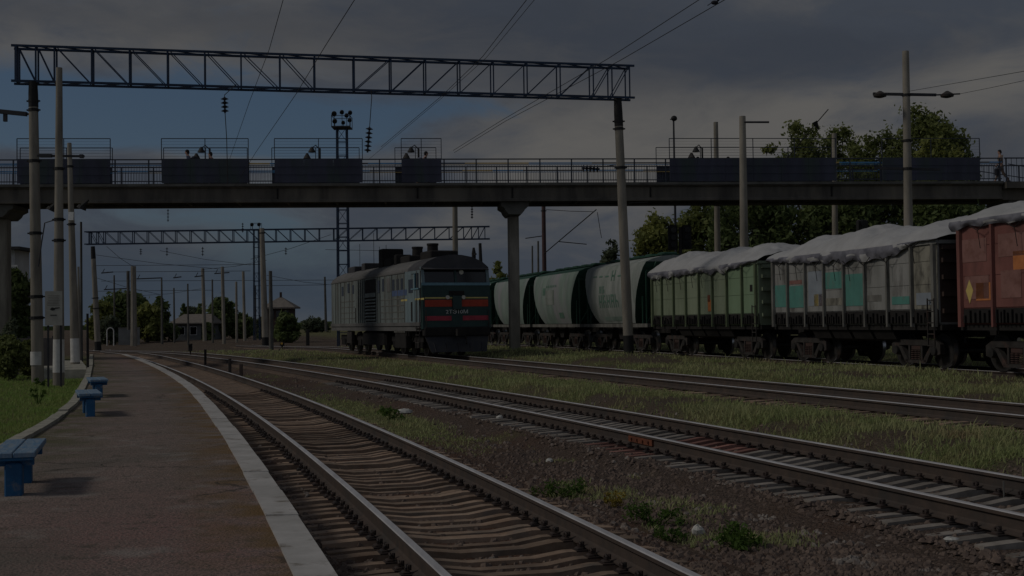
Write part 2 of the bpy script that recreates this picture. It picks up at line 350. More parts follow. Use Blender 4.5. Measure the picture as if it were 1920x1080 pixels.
# ------------------------------------------------------------------ platform
ys = np.concatenate([np.arange(1, 24, .35), np.arange(24, 70.5, 1.)])
PZ = .2; NW = 26
Lx, Rx = platL(ys)+.12, platR(ys)-.25
W = np.linspace(0, 1, NW)[None,:]; PX = Lx[:,None]+(Rx-Lx)[:,None]*W; PY = ys[:,None]+0*W
PZZ = PZ+(fbm(PX, PY, .5, 4.)-.5)*.03*np.sin(np.pi*W)
me = bpy.data.meshes.new('platform'); ii = np.arange(PX.size).reshape(PX.shape)
me.from_pydata(np.stack([PX,PY,PZZ],-1).reshape(-1,3).tolist(), [], np.stack([ii[:-1,:-1],ii[:-1,1:],ii[1:,1:],ii[1:,:-1]],-1).reshape(-1,4).tolist())
a1 = np.clip(1-(Rx[:,None]-PX)/.75, 0, 1)
at = me.attributes.new('edge', 'FLOAT', 'POINT'); at.data.foreach_set('value', a1.reshape(-1))
at = me.attributes.new('kerb', 'FLOAT', 'POINT'); at.data.foreach_set('value', (np.clip(1-(PX-Lx[:,None])/1.3, 0, 1)).reshape(-1))
rr = np.exp(-((PX+2.6-.0*PY)/1.5)**2)*sstep(15, 9, PY)+np.exp(-((PY-58)/9)**2)*.9
at = me.attributes.new('red', 'FLOAT', 'POINT'); at.data.foreach_set('value', np.clip(rr,0,1).reshape(-1))
me.polygons.foreach_set('use_smooth', [True]*len(me.polygons))
pm = bpy.data.materials.new('platform_mat'); pm.use_nodes = True
b, Lk, nz, mix, attr, mth, bump = gnodes(pm)
c = mix(nz(1.1, .35, .65), (.262, .192, .165), (.215, .168, .142))
c = mix(mth('MULTIPLY', attr('red'), nz(.7, .25, .6)), c, (.265, .158, .14))
c = mix(nz(38, .42, .7, 4), c, (.10, .088, .078))
c = mix(mth('MULTIPLY', nz(75, .6, .68, 3), .7), c, (.30, .28, .25))
c = mix(mth('MULTIPLY', nz(.45, .50, .66), .7), c, (.125, .115, .095))
c = mix(mth('MULTIPLY', nz(1.9, .56, .68), .6), c, (.28, .25, .225))
c = mix(mth('MULTIPLY', nz(5., .58, .66), .55), c, (.085, .078, .062))
c = mix(mth('MULTIPLY', attr('edge'), nz(2.2, .36, .62)), c, (.17, .105, .045))
c = mix(mth('MULTIPLY', attr('kerb'), nz(2.0, .40, .62)), c, (.10, .10, .045))
N_ = pm.node_tree.nodes; vd = N_.new('ShaderNodeTexVoronoi'); vd.feature = 'DISTANCE_TO_EDGE'; vd.inputs['Scale'].default_value = .42; nw = N_.new('ShaderNodeTexNoise'); nw.inputs['Scale'].default_value = 2.2; nw.inputs['Detail'].default_value = 6; tcn = N_.new('ShaderNodeTexCoord'); Lk.new(tcn.outputs['Object'], nw.inputs['Vector'])
vadd = N_.new('ShaderNodeVectorMath'); vadd.operation = 'MULTIPLY_ADD'; vadd.inputs[1].default_value = (.9, .9, 0); Lk.new(nw.outputs['Color'], vadd.inputs[0]); Lk.new(tcn.outputs['Object'], vadd.inputs[2]); Lk.new(vadd.outputs[0], vd.inputs['Vector'])
ck = N_.new('ShaderNodeMapRange'); ck.inputs[1].default_value = .004; ck.inputs[2].default_value = .012; ck.inputs[3].default_value = .75; ck.inputs[4].default_value = 0.; Lk.new(vd.outputs['Distance'], ck.inputs[0])
c = mix(mth('MULTIPLY', ck.outputs[0], nz(.5, .46, .56)), c, (.055, .048, .04))
Lk.new(c, b.inputs['Base Color']); bump(nz(45, .3, .7), .55, .02)
me.materials.append(pm); po = bpy.data.objects.new('platform', me); COL.objects.link(po); po['kind'] = 'structure'
# pale edging slabs, each a little out of line
mb = MB(); y = 1.0; k = 0
while y < 69:
    L = 1.45; y2 = min(y+L, 69.5); j = random.uniform(-.008, .008); h = random.uniform(-.003, .004)
    pts = []
    for q in (y+.003, (y+y2)/2, y2-.003): pts.append((float(platR(q))+j, q))
    w = .255; vs = []
    for (X, q) in pts:
        vs += [(X-w, q+.25*w*0, PZ+.02+h), (X, q, PZ+.02+h), (X-.01, q, -.4), (X-w, q, -.4)]
    fs = []
    for i in range(2):
        for e in range(4): fs.append((i*4+e, i*4+(e+1)%4, i*4+4+(e+1)%4, i*4+4+e))
    fs += [(0,3,2,1),(8,9,10,11)]; mb.add(vs, fs); y = y2
o = mb.build('platform_edge', 'pale_edge'); o['kind'] = 'structure'
mb = MB(); y = 0.
while y < 69:
    y2 = y+1.0; a, c2 = float(platL(y+.01)), float(platL(y2-.01)); h = PZ+.05+random.uniform(-.015, .015)
    vs = [(a-.05,y+.01,-.3),(a+.13,y+.01,-.3),(c2+.13,y2-.01,-.3),(c2-.05,y2-.01,-.3),(a-.05,y+.01,h),(a+.13,y+.01,h),(c2+.13,y2-.01,h),(c2-.05,y2-.01,h)]
    mb.add(vs, [(0,3,2,1),(4,5,6,7),(0,1,5,4),(1,2,6,5),(2,3,7,6),(3,0,4,7)]); y = y2
o = mb.build('kerb', 'kerb_stone'); o['kind'] = 'structure'
# side terrace behind the grass
p, q = P(80, 692, 45), P(166, 692, 45)
mb = MB(); d = (q-p); nrm = Vector((-.35, .94, 0)).normalized()*14
vs = [p, q, q+nrm, p+nrm]; vs = [(v.x, v.y, -.4) for v in vs]+[(v.x, v.y, .20) for v in vs]
mb.add(vs, [(0,3,2,1),(4,5,6,7),(0,1,5,4),(1,2,6,5),(2,3,7,6),(3,0,4,7)]); o = mb.build('path', 'kerb_stone'); o['kind'] = 'structure'
# ------------------------------------------------------------------ tracks
RP = [(-.07,-.18),(.07,-.18),(.07,-.168),(.02,-.15),(.009,-.135),(.009,-.05),(.035,-.038),(.036,-.008),(.028,0),(-.028,0),(-.036,-.008),(-.035,-.038),(-.009,-.05),(-.009,-.135),(-.02,-.15),(-.07,-.168)]
def rail_mb(t, side, y0, y1):
    yy = np.concatenate([np.arange(y0, 40, .8), np.arange(max(y0,40), y1, 2.)]); n = len(RP); vs = []
    for y in yy:
        d = tang(t, y); nn = Vector((d.y, -d.x, 0)); c = Vector((float(cx(t,y)), y, float(tz(t,y))))+nn*(side*.795)
        for (u, w) in RP: vs.append(c+nn*u+Vector((0,0,w)))
    mb = MB(); mb.v = [tuple(v) for v in vs]
    for i in range(len(yy)-1):
        for k in range(n):
            mb.f.append((i*n+k, i*n+(k+1)%n, (i+1)*n+(k+1)%n, (i+1)*n+k)); mb.mi.append(1 if 7 <= k <= 9 else 0)
    return mb
def sleeper_mesh(name, mat):
    mb = MB(); xs = [-1.35,-1.05,-.55,-.28,.28,.55,1.05,1.35]; hz = [-.205,-.19,-.188,-.225,-.225,-.188,-.19,-.205]; hw = .068
    vs = []
    for x, z in zip(xs, hz): z -= .0; vs += [(x,-.095,z-.2),(x,-hw,z),(x,hw,z),(x,.095,z-.2)]
    fs = [(0,1,2,3),(31,30,29,28)]
    for i in range(7):
        for e in range(4): fs.append((i*4+e, i*4+4+e, i*4+4+(e+1)%4, i*4+(e+1)%4))
    mb.add(vs, fs); return mb
def clip_mb(sd):
    mb = MB(); x = sd*.795
    for e in (-1, 1):
        xx = x+e*.115
        mb.bbox(xx-.035, xx+.035, -.04, .04, -.19, -.162, .01)
        mb.tube([(xx,-.02,-.16),(xx,-.024,-.138),(xx,0,-.124),(xx,.024,-.138),(xx,.02,-.16)], .011, 6)
        mb.tube([(xx-e*.03,0,-.16),(xx-e*.03,0,-.12)], .015, 6)
    mb.box(x-.16, x+.16, -.07, .07, -.195, -.182)
    return mb
SL = {}
for nm, mt in (('r','sleeper_rust'),('g','sleeper_grey'),('d','sleeper_red')):
    o = sleeper_mesh('sleeper', mt).build('sleeper', mt); SL[nm] = o.data; bpy.data.objects.remove(o)
o1 = clip_mb(-1).build('rail_fastening', 'clip_iron', smooth=True); o2 = clip_mb(1).build('rail_fastening', 'clip_iron', smooth=True)
CLIP = (o1.data, o2.data); bpy.data.objects.remove(o1); bpy.data.objects.remove(o2)
def track(t, y0, y1, label, ncl, key, sstart):
    base = Vector((float(cx(t,20)), 20, float(tz(t,20))))
    th = thing('railway_track', base, label, 'railway track', 'railway tracks of the yard')
    for s in (-1, 1):
        o = rail_mb(t, s, y0, y1).build('rail', ['rail_side','rail_head'], th, off=base, smooth=False)
    y = sstart; k = 0; rest = MB()
    while y < 130:
        d = tang(t, y); ang = math.atan2(-d.x, d.y)+random.gauss(0, .008); p = Vector((float(cx(t,y)), y, float(tz(t,y))))
        kk = key(y)
        if k < 100:
            s = bpy.data.objects.new('sleeper', SL[kk]); COL.objects.link(s); s.parent = th; s.location = p-base+Vector((0,0,random.gauss(-.003,.009))); s.rotation_euler = (random.gauss(0,.02),random.gauss(0,.004),ang+random.gauss(0,.012)); s.scale = (random.uniform(.985,1.015),random.uniform(.85,1.12),1)
            if k < ncl:
                for q in (0,1):
                    f = bpy.data.objects.new('rail_fastening', CLIP[q]); COL.objects.link(f); f.parent = s
        else:
            c, sn = math.cos(ang), math.sin(ang); vs = []
            for v in SL[kk].vertices: vs.append((p.x+v.co.x*c-v.co.y*sn, p.y+v.co.x*sn+v.co.y*c, p.z+v.co.z))
            rest.add(vs, [tuple(f.vertices) for f in SL[kk].polygons])
        k += 1; y += .335*d.y
    if rest.v:
        o = rest.build('sleepers', 'sleeper_rust', th, off=base); o['kind'] = 'stuff'
    return th, base
track(1, 3., 128, 'rusty running track with brown sleepers, closest to the platform edge', 100, lambda y: 'r', 4.)
t2, b2 = track(2, 3., 122, 'second track from the platform, its pale grey sleeper ends bare on gravel', 100, lambda y: 'd' if 17.2 < y < 19.2 else 'g', 8.)
track(3, 8., 130, 'overgrown track between two grass strips with a locomotive standing on it', 0, lambda y: 'r', 14.)
track(4, 12., 120, 'far track carrying the long line of freight wagons', 0, lambda y: 'r', 22.)
# rusty joint bars on the second track
yj = 18.0; d = tang(2, yj); nn = Vector((d.y,-d.x,0)); c = Vector((float(cx(2,yj)), yj, float(tz(2,yj))))-nn*.795
mb = MB()
for e in (-1, 1):
    mb.bar(c-d*.42+nn*(e*.024)+Vector((0,0,-.09)), c+d*.42+nn*(e*.024)+Vector((0,0,-.09)), .03, .085)
    for q in (-.3,-.1,.1,.3): mb.bar(c+d*q+nn*(e*.03)+Vector((0,0,-.09)), c+d*q+nn*(e*.062)+Vector((0,0,-.09)), .035, .035)
mb.build('joint_bar', 'rail_rust', t2, off=b2)
# ------------------------------------------------------------------ scattered stones and grass (uncountable)
def scatter(n, ymin, ymax, pw=1.6):
    u = rng.random(n); Y = (ymin**(1-pw)+u*(ymax**(1-pw)-ymin**(1-pw)))**(1/(1-pw))
    return Y
def stones(n):
    Y = scatter(n, 6.5, 45, 2.0); X = (rng.random(n)*1.0-.42)*Y+rng.normal(0,.3,n)
    d1, d2 = lat(1,X,Y), lat(2,X,Y)
    ok = (d1 > -1.75) & (d2 < 2.2) & (X > platR(Y)+.05)
    for t in (1,2):
        dd = np.abs(np.abs(lat(t,X,Y))-.795); ok &= dd > .12
    ok &= rng.random(n) > grassiness(X,Y)
    inn = (np.abs(d1) < 1.25) | (np.abs(d2) < 1.25)
    ok &= ~(inn & (rng.random(n) > .22))
    X, Y = X[ok], Y[ok]; Z = ground(X, Y); n = len(X)
    base = np.array([(1,0,-.3),(.2,.9,-.3),(-.9,.5,-.3),(-.6,-.8,-.3),(.5,-.8,-.3),(.5,.2,.6),(-.4,.3,.7),(0,-.5,.55)])
    fc = np.array([(0,1,5),(1,2,6),(1,6,5),(2,3,6),(3,7,6),(3,4,7),(4,0,7),(0,5,7),(5,6,7)])
    s = .011+.032*rng.random(n)**2.6+.0012*Y*rng.random(n); a = rng.random(n)*6.28; ca, sa = np.cos(a), np.sin(a)
    bb = base[None]*(1+rng.normal(0,.18,(n,8,3))); vx = bb[...,0]*ca[:,None]-bb[...,1]*sa[:,None]; vy = bb[...,0]*sa[:,None]+bb[...,1]*ca[:,None]
    V = np.stack([vx*s[:,None]+X[:,None], vy*s[:,None]+Y[:,None], bb[...,2]*s[:,None]*.8+Z[:,None]+.004], -1).reshape(-1,3)
    Fc = (fc[None]+(np.arange(n)*8)[:,None,None]).reshape(-1,3)
    me = bpy.data.meshes.new('ballast_gravel'); me.from_pydata(V.tolist(), [], Fc.tolist()); me.materials.append(MATS['stone'])
    o = bpy.data.objects.new('ballast_gravel', me); COL.objects.link(o); tag(o, 'loose brown ballast stones lying around the sleepers and rails', 'gravel', kind='stuff')
stones(60000)
def blades(name, X, Y, Z, H, Wd, mat, label):
    n = len(X); a = rng.random(n)*6.28; lean = rng.normal(0,.5,(n,2))*H[:,None]
    dx, dy = np.cos(a)*Wd, np.sin(a)*Wd
    v0 = np.stack([X-dx,Y-dy,Z-.02],-1); v1 = np.stack([X+dx,Y+dy,Z-.02],-1)
    v2 = np.stack([X+dx*.7+lean[:,0]*.4,Y+dy*.7+lean[:,1]*.4,Z+H*.6],-1); v3 = np.stack([X-dx*.7+lean[:,0]*.4,Y-dy*.7+lean[:,1]*.4,Z+H*.6],-1)
    v4 = np.stack([X+lean[:,0],Y+lean[:,1],Z+H],-1)
    V = np.stack([v0,v1,v2,v3,v4],1).reshape(-1,3); k = np.arange(n)*5
    f = [(i,i+1,i+2,i+3) for i in k.tolist()]+[(i+3,i+2,i+4) for i in k.tolist()]
    me = bpy.data.meshes.new(name); me.from_pydata(V.tolist(), [], f); me.materials.append(MATS[mat])
    o = bpy.data.objects.new(name, me); COL.objects.link(o); return tag(o, label, 'grass', kind='stuff')
def clear(X, Y, z=0.10):
    ok = np.ones(X.shape, bool)
    for t in (1,2,3,4): ok &= (np.abs(lat(t,X,Y)) > 1.02)
    return ok & ~((X > platL(Y)-.12) & (X < platR(Y)+.1))
n = 340000; Y = scatter(n, 7.5, 95, 1.45); X = (rng.random(n)*1.0-.36)*Y+rng.normal(0,1.,n)
g = grassiness(X, Y); ok = clear(X, Y) & (rng.random(n) < g*.95) & (X > platR(Y))
X, Y = X[ok], Y[ok]; H = (.05+.11*rng.random(len(X)))*(.35+1.1*fbm(X,Y,.6,11.)); tall = rng.random(len(X)) < .025; H[tall] *= 2.
nearr = np.minimum(np.abs(lat(3,X,Y)), np.abs(lat(2,X,Y))) < 1.6; H[nearr] *= .55
H[(lat(2,X,Y) < 0)] *= .45
blades('grass', X, Y, ground(X,Y), H, .0045+.00030*Y, 'grass_blade', 'rough dry and green grass growing between the tracks')
n = 110000; Y = scatter(n, 12, 60, 1.4); X = platL(Y)-.08-rng.random(n)**1.3*14
ok = (X > -.46*Y-3); X, Y = X[ok], Y[ok]; H = (.03+.07*rng.random(len(X)))*(.5+fbm(X,Y,.7,12.)); H *= 1+1.2*sstep(6,12,platL(Y)-X)
blades('grass', X, Y, ground(X,Y), H, .004+.0003*Y, 'lush_grass', 'bright green lawn left of the platform kerb')
# ------------------------------------------------------------------ poles
def gz(p): return float(ground(np.array([p.x]), np.array([p.y]))[0])
def pole_parts(parent, off, top, foot, rt, rb, mat, cap=0, bands=(), white=0, dark=0, n=12, number=False):
    d = top-foot; L = d.length; dn = d.normalized()
    def at(f): return foot+d*f
    def rad(f): return rb+(rt-rb)*f
    mb = MB(); lo = foot-dn*1.2; fs = [0,.25,.5,.75,1-cap]
    mb.tube([lo]+[at(f) for f in fs], [rb]+[rad(f) for f in fs], n); mb.build('shaft', mat, parent, off=off, smooth=True)
    if cap:
        mb = MB(); mb.tube([at(1-cap), at(1-cap*.5), at(1)], [rad(1-cap)*1.06, rad(1)*1.08, rad(1)*.95], n); mb.build('steel_cap', 'black_iron', parent, off=off, smooth=True)
    for f in bands:
        mb = MB(); mb.tube([at(f)-dn*.05, at(f)+dn*.05], rad(f)*1.12, n)
        mb.bar(at(f)+Vector((-rad(f)*1.5,0,0)), at(f)+Vector((rad(f)*1.5,0,0)), .05, .05); mb.build('clamp_band', 'black_iron', parent, off=off)
    if white:
        mb = MB(); mb.tube([at(-.02), at(white)], [rad(0)*1.015, rad(white)*1.015], n); mb.build('painted_base', 'whitewash', parent, off=off, smooth=True)
    if dark:
        mb = MB(); mb.tube([at(-.02), at(dark)], [rad(0)*1.03, rad(dark)*1.03], n); mb.build('tarred_base', 'black_iron', parent, off=off, smooth=True)
    return at, rad
def pole(name, label, tx, ty, fx, fy, Z, wt, wb, mat='concrete', group='concrete poles along the yard', cat='pole', **k):
    top, foot = P(tx, ty, Z), P(fx, fy, Z); s = Z/F/2
    t = thing(name, foot, label, cat, group)
    r = pole_parts(t, foot, top, foot, wt*s, wb*s, mat, **k); return t, foot, r
ZA, ZG = 42., 46.6
# ------------------------------------------------------------------ lattice gantries
def gantry(label, Lp, Rp, zb, zt, wd, vx, polesd, mid, mat='blue_steel', ch=.075, br=.05, cross=False):
    base = polesd[0][1].copy(); th = thing('catenary_gantry', base, label, 'gantry', 'lattice gantries over the tracks')
    d = (Rp-Lp); d.z = 0; dn = d.normalized(); nn = Vector((-dn.y, dn.x, 0))
    def pt(px, z, far):
        a = ray(px, 120); k = (Lp.x*dn.y-Lp.y*dn.x)/(a.x*dn.y-a.y*dn.x); q = Vector((a.x*k, a.y*k, z)); return q+nn*(wd*far)
    beam = MB()
    for z in (zb, zt):
        for fr in (0, 1): beam.bar(pt(vx[0]-9 if len(vx) > 18 else vx[0]-2, z, fr), pt(vx[-1]+9 if len(vx) > 18 else vx[-1]+2, z, fr), ch)
    bo = beam.build('crossbeam', mat, th, off=base)
    web = MB()
    for i, x in enumerate(vx):
        for fr in (0, 1):
            web.bar(pt(x, zb, fr), pt(x, zt, fr), br*(1.6 if i == 0 else 1))
            if i < len(vx)-1:
                x2 = vx[i+1]
                if x2 < mid: web.bar(pt(x+4*(x2-x)/70, zt, fr), pt(x2-3*(x2-x)/70, zb, fr), br*.62)
                elif x >= mid: web.bar(pt(x, zb, fr), pt(x2, zt, fr), br*.62)
                if cross: web.bar(pt(x, zb, fr), pt(x2, zt, fr), br*.5)
        web.bar(pt(x, zb, 0), pt(x, zb, 1), br*.8); web.bar(pt(x, zt, 0), pt(x, zt, 1), br*.8)
        if i < len(vx)-1: web.bar(pt(x, zt, 0), pt(vx[i+1], zt, 1), br*.6); web.bar(pt(x, zb, 1), pt(vx[i+1], zb, 0), br*.6)
    web.build('lattice_web', mat, th, off=base)
    for (top, foot, rt, rb, kw) in polesd:
        e = bpy.data.objects.new('pole', None); COL.objects.link(e); e.parent = th; e.location = foot-base
        pole_parts(e, foot, top, foot, rt, rb, 'concrete', **kw)
    return th, pt
Lp, Rp = P(20, 149, 41.8), P(1193, 181, 46.6)
vx1 = [30,67,102,172,243,314,384,452,525,590,664,733,798,862,925,988,1050,1112,1147,1180]
g1, pt1 = gantry('long lattice gantry beam spanning the near tracks on two leaning concrete poles', Lp, Rp, 10.22, 11.44, .55, vx1,
   [(P(62,153,ZA), P(71,718,ZA), 8.2*ZA/F, 11.5*ZA/F, dict(cap=.085, bands=(.905,.935,.735,.495,.285,.215), white=0)),
    (P(1158,183,ZG), P(1179,655,ZG), 7.5*ZG/F, 9.6*ZG/F, dict(cap=.115, bands=(.875,.905,.72), dark=.055))], 600)
# pale numbered patch on the left pole
mb = MB(); c = P(69.5, 668, ZA)
r0 = 11.4*ZA/F
for i in range(8):
    a0, a1 = R(-150+i*15), R(-150+(i+1)*15); rr = r0*1.05
    mb.add([(c.x+math.cos(a0)*rr, c.y+math.sin(a0)*rr, c.z-.3),(c.x+math.cos(a1)*rr, c.y+math.sin(a1)*rr, c.z-.3),(c.x+math.cos(a1)*rr, c.y+math.sin(a1)*rr, c.z+.16),(c.x+math.cos(a0)*rr, c.y+math.sin(a0)*rr, c.z+.16)], [(0,1,2,3)])
mb.build('pale_patch', 'whitewash', g1.children[2], off=P(71,718,ZA))
vx2 = [166,180,193,220,247,274,301,327,354,381,407,434,460,486,514,541,568,595,622,649,676,703,730,757,784,811,838,865,880,893,905]
Z2 = 123.8
g2, pt2 = gantry('distant blue lattice gantry on three concrete poles beyond the footbridge', P(166,458,Z2), P(908,447,Z2), 10.2, 11.45, .6, vx2,
   [(P(174,462,Z2), P(184,656,Z2), 4.0*Z2/F, 6*Z2/F, dict(cap=.12, bands=(.5,.4), dark=.08)),
    (P(491,428,Z2), P(498,655,Z2), 4.5*Z2/F, 6.5*Z2/F, dict(bands=(.96,), dark=.10)),
    (P(900,456,Z2), P(907,640,Z2), 3*Z2/F, 5*Z2/F, dict(cap=.3))], 600, ch=.12, br=.075)
# ------------------------------------------------------------------ single poles
pole('utility_pole', 'tall bare concrete pole with a whitewashed foot beside the notice board', 111,127, 110,687, 40., 11.5, 21, white=.09, bands=(.66,.49,.42))
pole('utility_pole', 'concrete pole with whitewashed foot and a lamp bracket, behind the notice board', 130,268, 141,671, 52., 8, 17, white=.09, bands=(.62,.89))
pole('utility_pole', 'slim dark pole rising beside the whitewashed poles, no lamp or bracket', 152,416, 153,665, 62., 4, 5, mat='concrete_dark', group='thin dark poles at the platform')
pole('utility_pole', 'short grey pole squeezed between the whitewashed pole and the slim dark one', 147,500, 149,668, 58., 4, 7, group='thin dark poles at the platform')
pole('marker_post', 'thin black post standing at the kerb where the platform narrows', 164,588, 164.5,690, 46., 4.5, 5, mat='black_iron', group=None, cat='post')
pole('catenary_pole', 'concrete pole before the long dark screen, with a thin steel side arm', 1392,218, 1398,640, 56., 12, 19)
pole('catenary_pole', 'concrete pole seen through the footbridge railing left of the side arm pole', 1342,229, 1348,640, 68., 8.5, 14, bands=(.62,))
pole('catenary_pole', 'concrete pole standing among the tree crowns behind the grey wagon', 1564,250, 1568,640, 68., 9, 15)
tp, fp, _ = pole('catenary_pole', 'tallest concrete pole, its crossarm with two hanging lamps', 1698,96, 1707,650, 47., 12.5, 20, bands=(.695,.60,.85))
pole('catenary_pole', 'reddish brown pole under the footbridge right of its middle pier', 1019,380, 1022,600, 92., 7.5, 8.5, mat='pole_red', bands=(.93,))
pole('catenary_pole', 'grey pole standing directly behind the locomotive cab roof', 853,378, 855,640, 88., 9.5, 12)
pole('catenary_pole', 'short dark pole over the hopper wagons, second left of the reddish pole', 998,461, 999,600, 100., 3, 4, mat='concrete_dark', group='small dark poles above the hopper wagons')
pole('catenary_pole', 'short dark pole over the hopper wagons, next to the reddish pole', 1009,452, 1010,600, 98., 3.5, 4.5, mat='concrete_dark', group='small dark poles above the hopper wagons')
far = [(250,499,251,640,10,13,'concrete','thick pole with a white insulator, left of the far trees'),(303,520,304,640,3,5,'concrete_dark','thin pole in front of the dark round tree'),
 (326,540,327,638,3,4,'concrete_dark','thin pole left of the small grey house'),(380,503,384,640,6,8,'concrete','leaning pole at the right end of the grey house'),
 (417,500,420,638,6,7,'concrete','pole in front of the rounded far tree'),(443,528,444,636,4,5,'concrete','thin pole left of the twin far poles'),
 (456,509,459,637,5,6,'concrete','pole with a dark top left of the signal box mast'),(478,535,479,634,4,4,'concrete_dark','dark thin pole beside the distant lattice mast'),
 (352,532,353,636,3,4,'concrete_dark','thin dark pole over the middle of the grey house'),(398,524,399,637,3,4,'concrete_dark','thin dark pole between house and rounded tree'),(214,516,215,640,3,4,'concrete_dark','thin dark pole left of the garden arch fence'),(609,519,611,606,3.5,5,'concrete_dark','lone dark pole on the horizon left of the locomotive'),(240,508,241,600,6,6,'concrete_dark','dark pole touching the left far trees')]
for i, (a,b_,c,d_,w1,w2,mt,lb) in enumerate(far):
    pole('catenary_pole', lb, a,b_,c,d_, 150.+(i%4)*9, w1, w2, mat=mt, group='far poles at the end of the yard', n=8)
pole('catenary_pole', 'dark pole beside the middle leg of the blue gantry, before the signal box', 507,508, 509,668, 96., 6.5, 9, mat='concrete_dark', group=None)
# side arms, crossarm, brackets
def arm(name, label, pts, r, Z, mat='dark_steel', cat='bracket', group=None):
    mb = MB(); q = [P(x,y,Z) for x,y in pts]; mb.tube(q, r, 6); return simple(mb, name, mat, label, cat, group, origin=q[0])
tp2 = tp; off = fp
mb = MB(); mb.bar(P(1637,176,47), P(1755,178,47), .10, .10); mb.bar(P(1755,178,46.9), P(1800,176,46.9), .05, .05); mb.build('crossarm', 'dark_steel', tp, off=off)
mb = MB(); mb.bar(P(1640,315,47), P(1762,318,47), .07, .09); mb.build('crossarm', 'dark_steel', tp, off=off)
for x in (1650, 1776):
    mb = MB(); q = P(x, 178.5, 46.9); mb.tube([q+Vector((0,0,.16)), q+Vector((0,0,.02)), q-Vector((0,0,.06)), q-Vector((0,0,.10))], [.05,.26,.24,.10], 12); mb.build('hanging_lamp', 'bogie_grey', tp, off=off, smooth=True)
mb = MB(); mb.tube([P(1396,229,55.9), P(1442,229,55.5)], .05, 6); simple(mb, 'side_arm', 'dark_steel', 'thin steel arm sticking out from the pole above the railing', 'bracket', origin=P(1396,229,55.9))
mb = MB(); mb.tube([P(72,500,41.7), P(78,455,41.7), P(84,418,41.7), P(103,412,41.7)], .022, 6); mb.build('lamp_arm', 'dark_steel', g1, off=P(71,718,ZA))
mb = MB(); mb.bar(P(-30,206,ZA), P(50,214,ZA), .16, .14); mb.bar(P(10,210,ZA), P(10,228,ZA), .12, .1); mb.bar(P(50,214,ZA),P(60,214,ZA),.06,.06); mb.build('side_arm', 'dark_steel', g1, off=P(71,718,ZA))
mb = MB(); mb.bar(P(70,292,40.5), P(158,293,40.5), .08, .07); mb.bar(P(75,292,40.5), P(97,292,40.5), .13, .11); mb.bar(P(150,293,40.5),P(156,293,40.5),.12,.12)
simple(mb, 'insulator_bracket', 'dark_steel', 'dark bracket arm with insulators crossing the two whitewashed poles', 'bracket', origin=P(70,292,40.5))
for i,(x,y) in enumerate(((98,389),(155,386))):
    mb = MB(); q = P(x,y,50); mb.tube([q+Vector((.25,0,.25)), q], [.03,.12], 8); mb.tube([q, q-Vector((.06,0,.12))], [.16,.20], 10)
    simple(mb, 'floodlight', 'black_iron', ('small dark floodlight under the girder, left of the slim pole','small dark floodlight just left of the bare concrete pole')[1-i], 'floodlight', 'floodlights under the footbridge', origin=q)
mb = MB(); q = P(134,398,51.6); mb.bar(q, q+Vector((0,-.05,-.35)), .22, .12); simple(mb, 'wall_lamp', 'white_paint', 'small white lamp clamped to the pole behind the notice board', 'lamp', origin=q)
# ------------------------------------------------------------------ hanging insulators
def insul(label, x, y0, y1, Z, nd, wire=None, x1=None, r=.14):
    x1 = x1 or x; a, b_ = P(x,y0,Z), P(x1,y1,Z); mb = MB()
    t = thing('insulator_string', a, label, 'insulator', 'insulator strings hanging in the wires')
    mb.tube([a, b_], .035, 6)
    for i in range(nd):
        q = a.lerp(b_, (i+.5)/nd); dn = (b_-a).normalized(); mb.tube([q-dn*.05, q, q+dn*.03], [.05, r, .05], 10)
    mb.build('insulator_disc_stack', 'insulator', t, off=a)
    if wire:
        mb = MB(); mb.tube([P(*w, Z) for w in wire], .014, 4); mb.build('tie_wire', 'black_iron', t, off=a)
insul('four disc insulator string hanging under the left half of the gantry', 421,182,212, 42.5, 4, [(443,158),(421,178),(421,182)], 422)
mb = MB(); mb.tube([P(422,212,42.5), P(425,260,42.5), P(427,345,42.5)], .014, 4); simple(mb, 'tie_wire', 'black_iron', 'thin wire running down from the short insulator string', 'wire', origin=P(422,212,42.5))
insul('long five disc insulator string hanging under the middle of the gantry', 693,238,286, 43.8, 6, [(696,168),(697,182),(693,238)], 689)
insul('insulator string lying level in front of the railing near the right gantry pole', 1091,315,317, 46., 5, [(1126,313),(1155,309)], 1124, r=.16)
insul('grey insulator hanging just right of the pole behind the cab', 885,385,410, 80., 5, r=.1)
for x,y0,y1,lb in ((315,392,416,'slim dark insulator under the footbridge, left of the far gantry'),(455,418,436,'slim insulator standing over the far gantry left of its middle pole')): insul(lb, x,y0,y1, 118., 4, r=.13)
for i,(x,y0,y1) in enumerate(((264,466,478),(313,464,480),(380,463,480),(536,464,478))): insul('small insulator hanging under the far blue gantry', x,y0,y1, 124., 3, r=.17)
# ------------------------------------------------------------------ wires
def wire(label, pts, r, name='overhead_wire', group='overhead wires', mat='black_iron'):
    q = [P(*p) for p in pts]; mb = MB(); mb.tube(q, r*.72, 5); return simple(mb, name, mat, label, 'wire', group, origin=q[0])
wire('steep wire above the platform, left of the one crossing the beam middle', [(542,-40,16.5),(505,92,20.5),(468,190,26),(430,300,37)], .0075)
wire('long slanting wire crossing the gantry left of its middle', [(690,-40,16.4),(610,86,20),(556,175,24.6),(480,285,33),(440,350,43)], .009)
wire('upper wire of the pair rising over the middle of the beam', [(1018,-40,16.4),(905,106,21),(828,180,25),(715,275,32)], .008)
wire('lower wire of the pair rising over the middle of the beam', [(1035,-40,16.4),(912,108,21),(828,184,25.2),(690,300,34)], .006)
wire('upper wire of the pair running to the top edge near the small dark bird', [(1372,-35,16.4),(1310,0,17.7),(1140,110,21.5),(940,226,28),(850,282,33)], .0085)
wire('lower wire of the pair running to the top edge, with the small dark bird', [(1412,-35,16.4),(1358,0,17.4),(1165,112,21.5),(948,227,28),(852,286,33)], .0085)
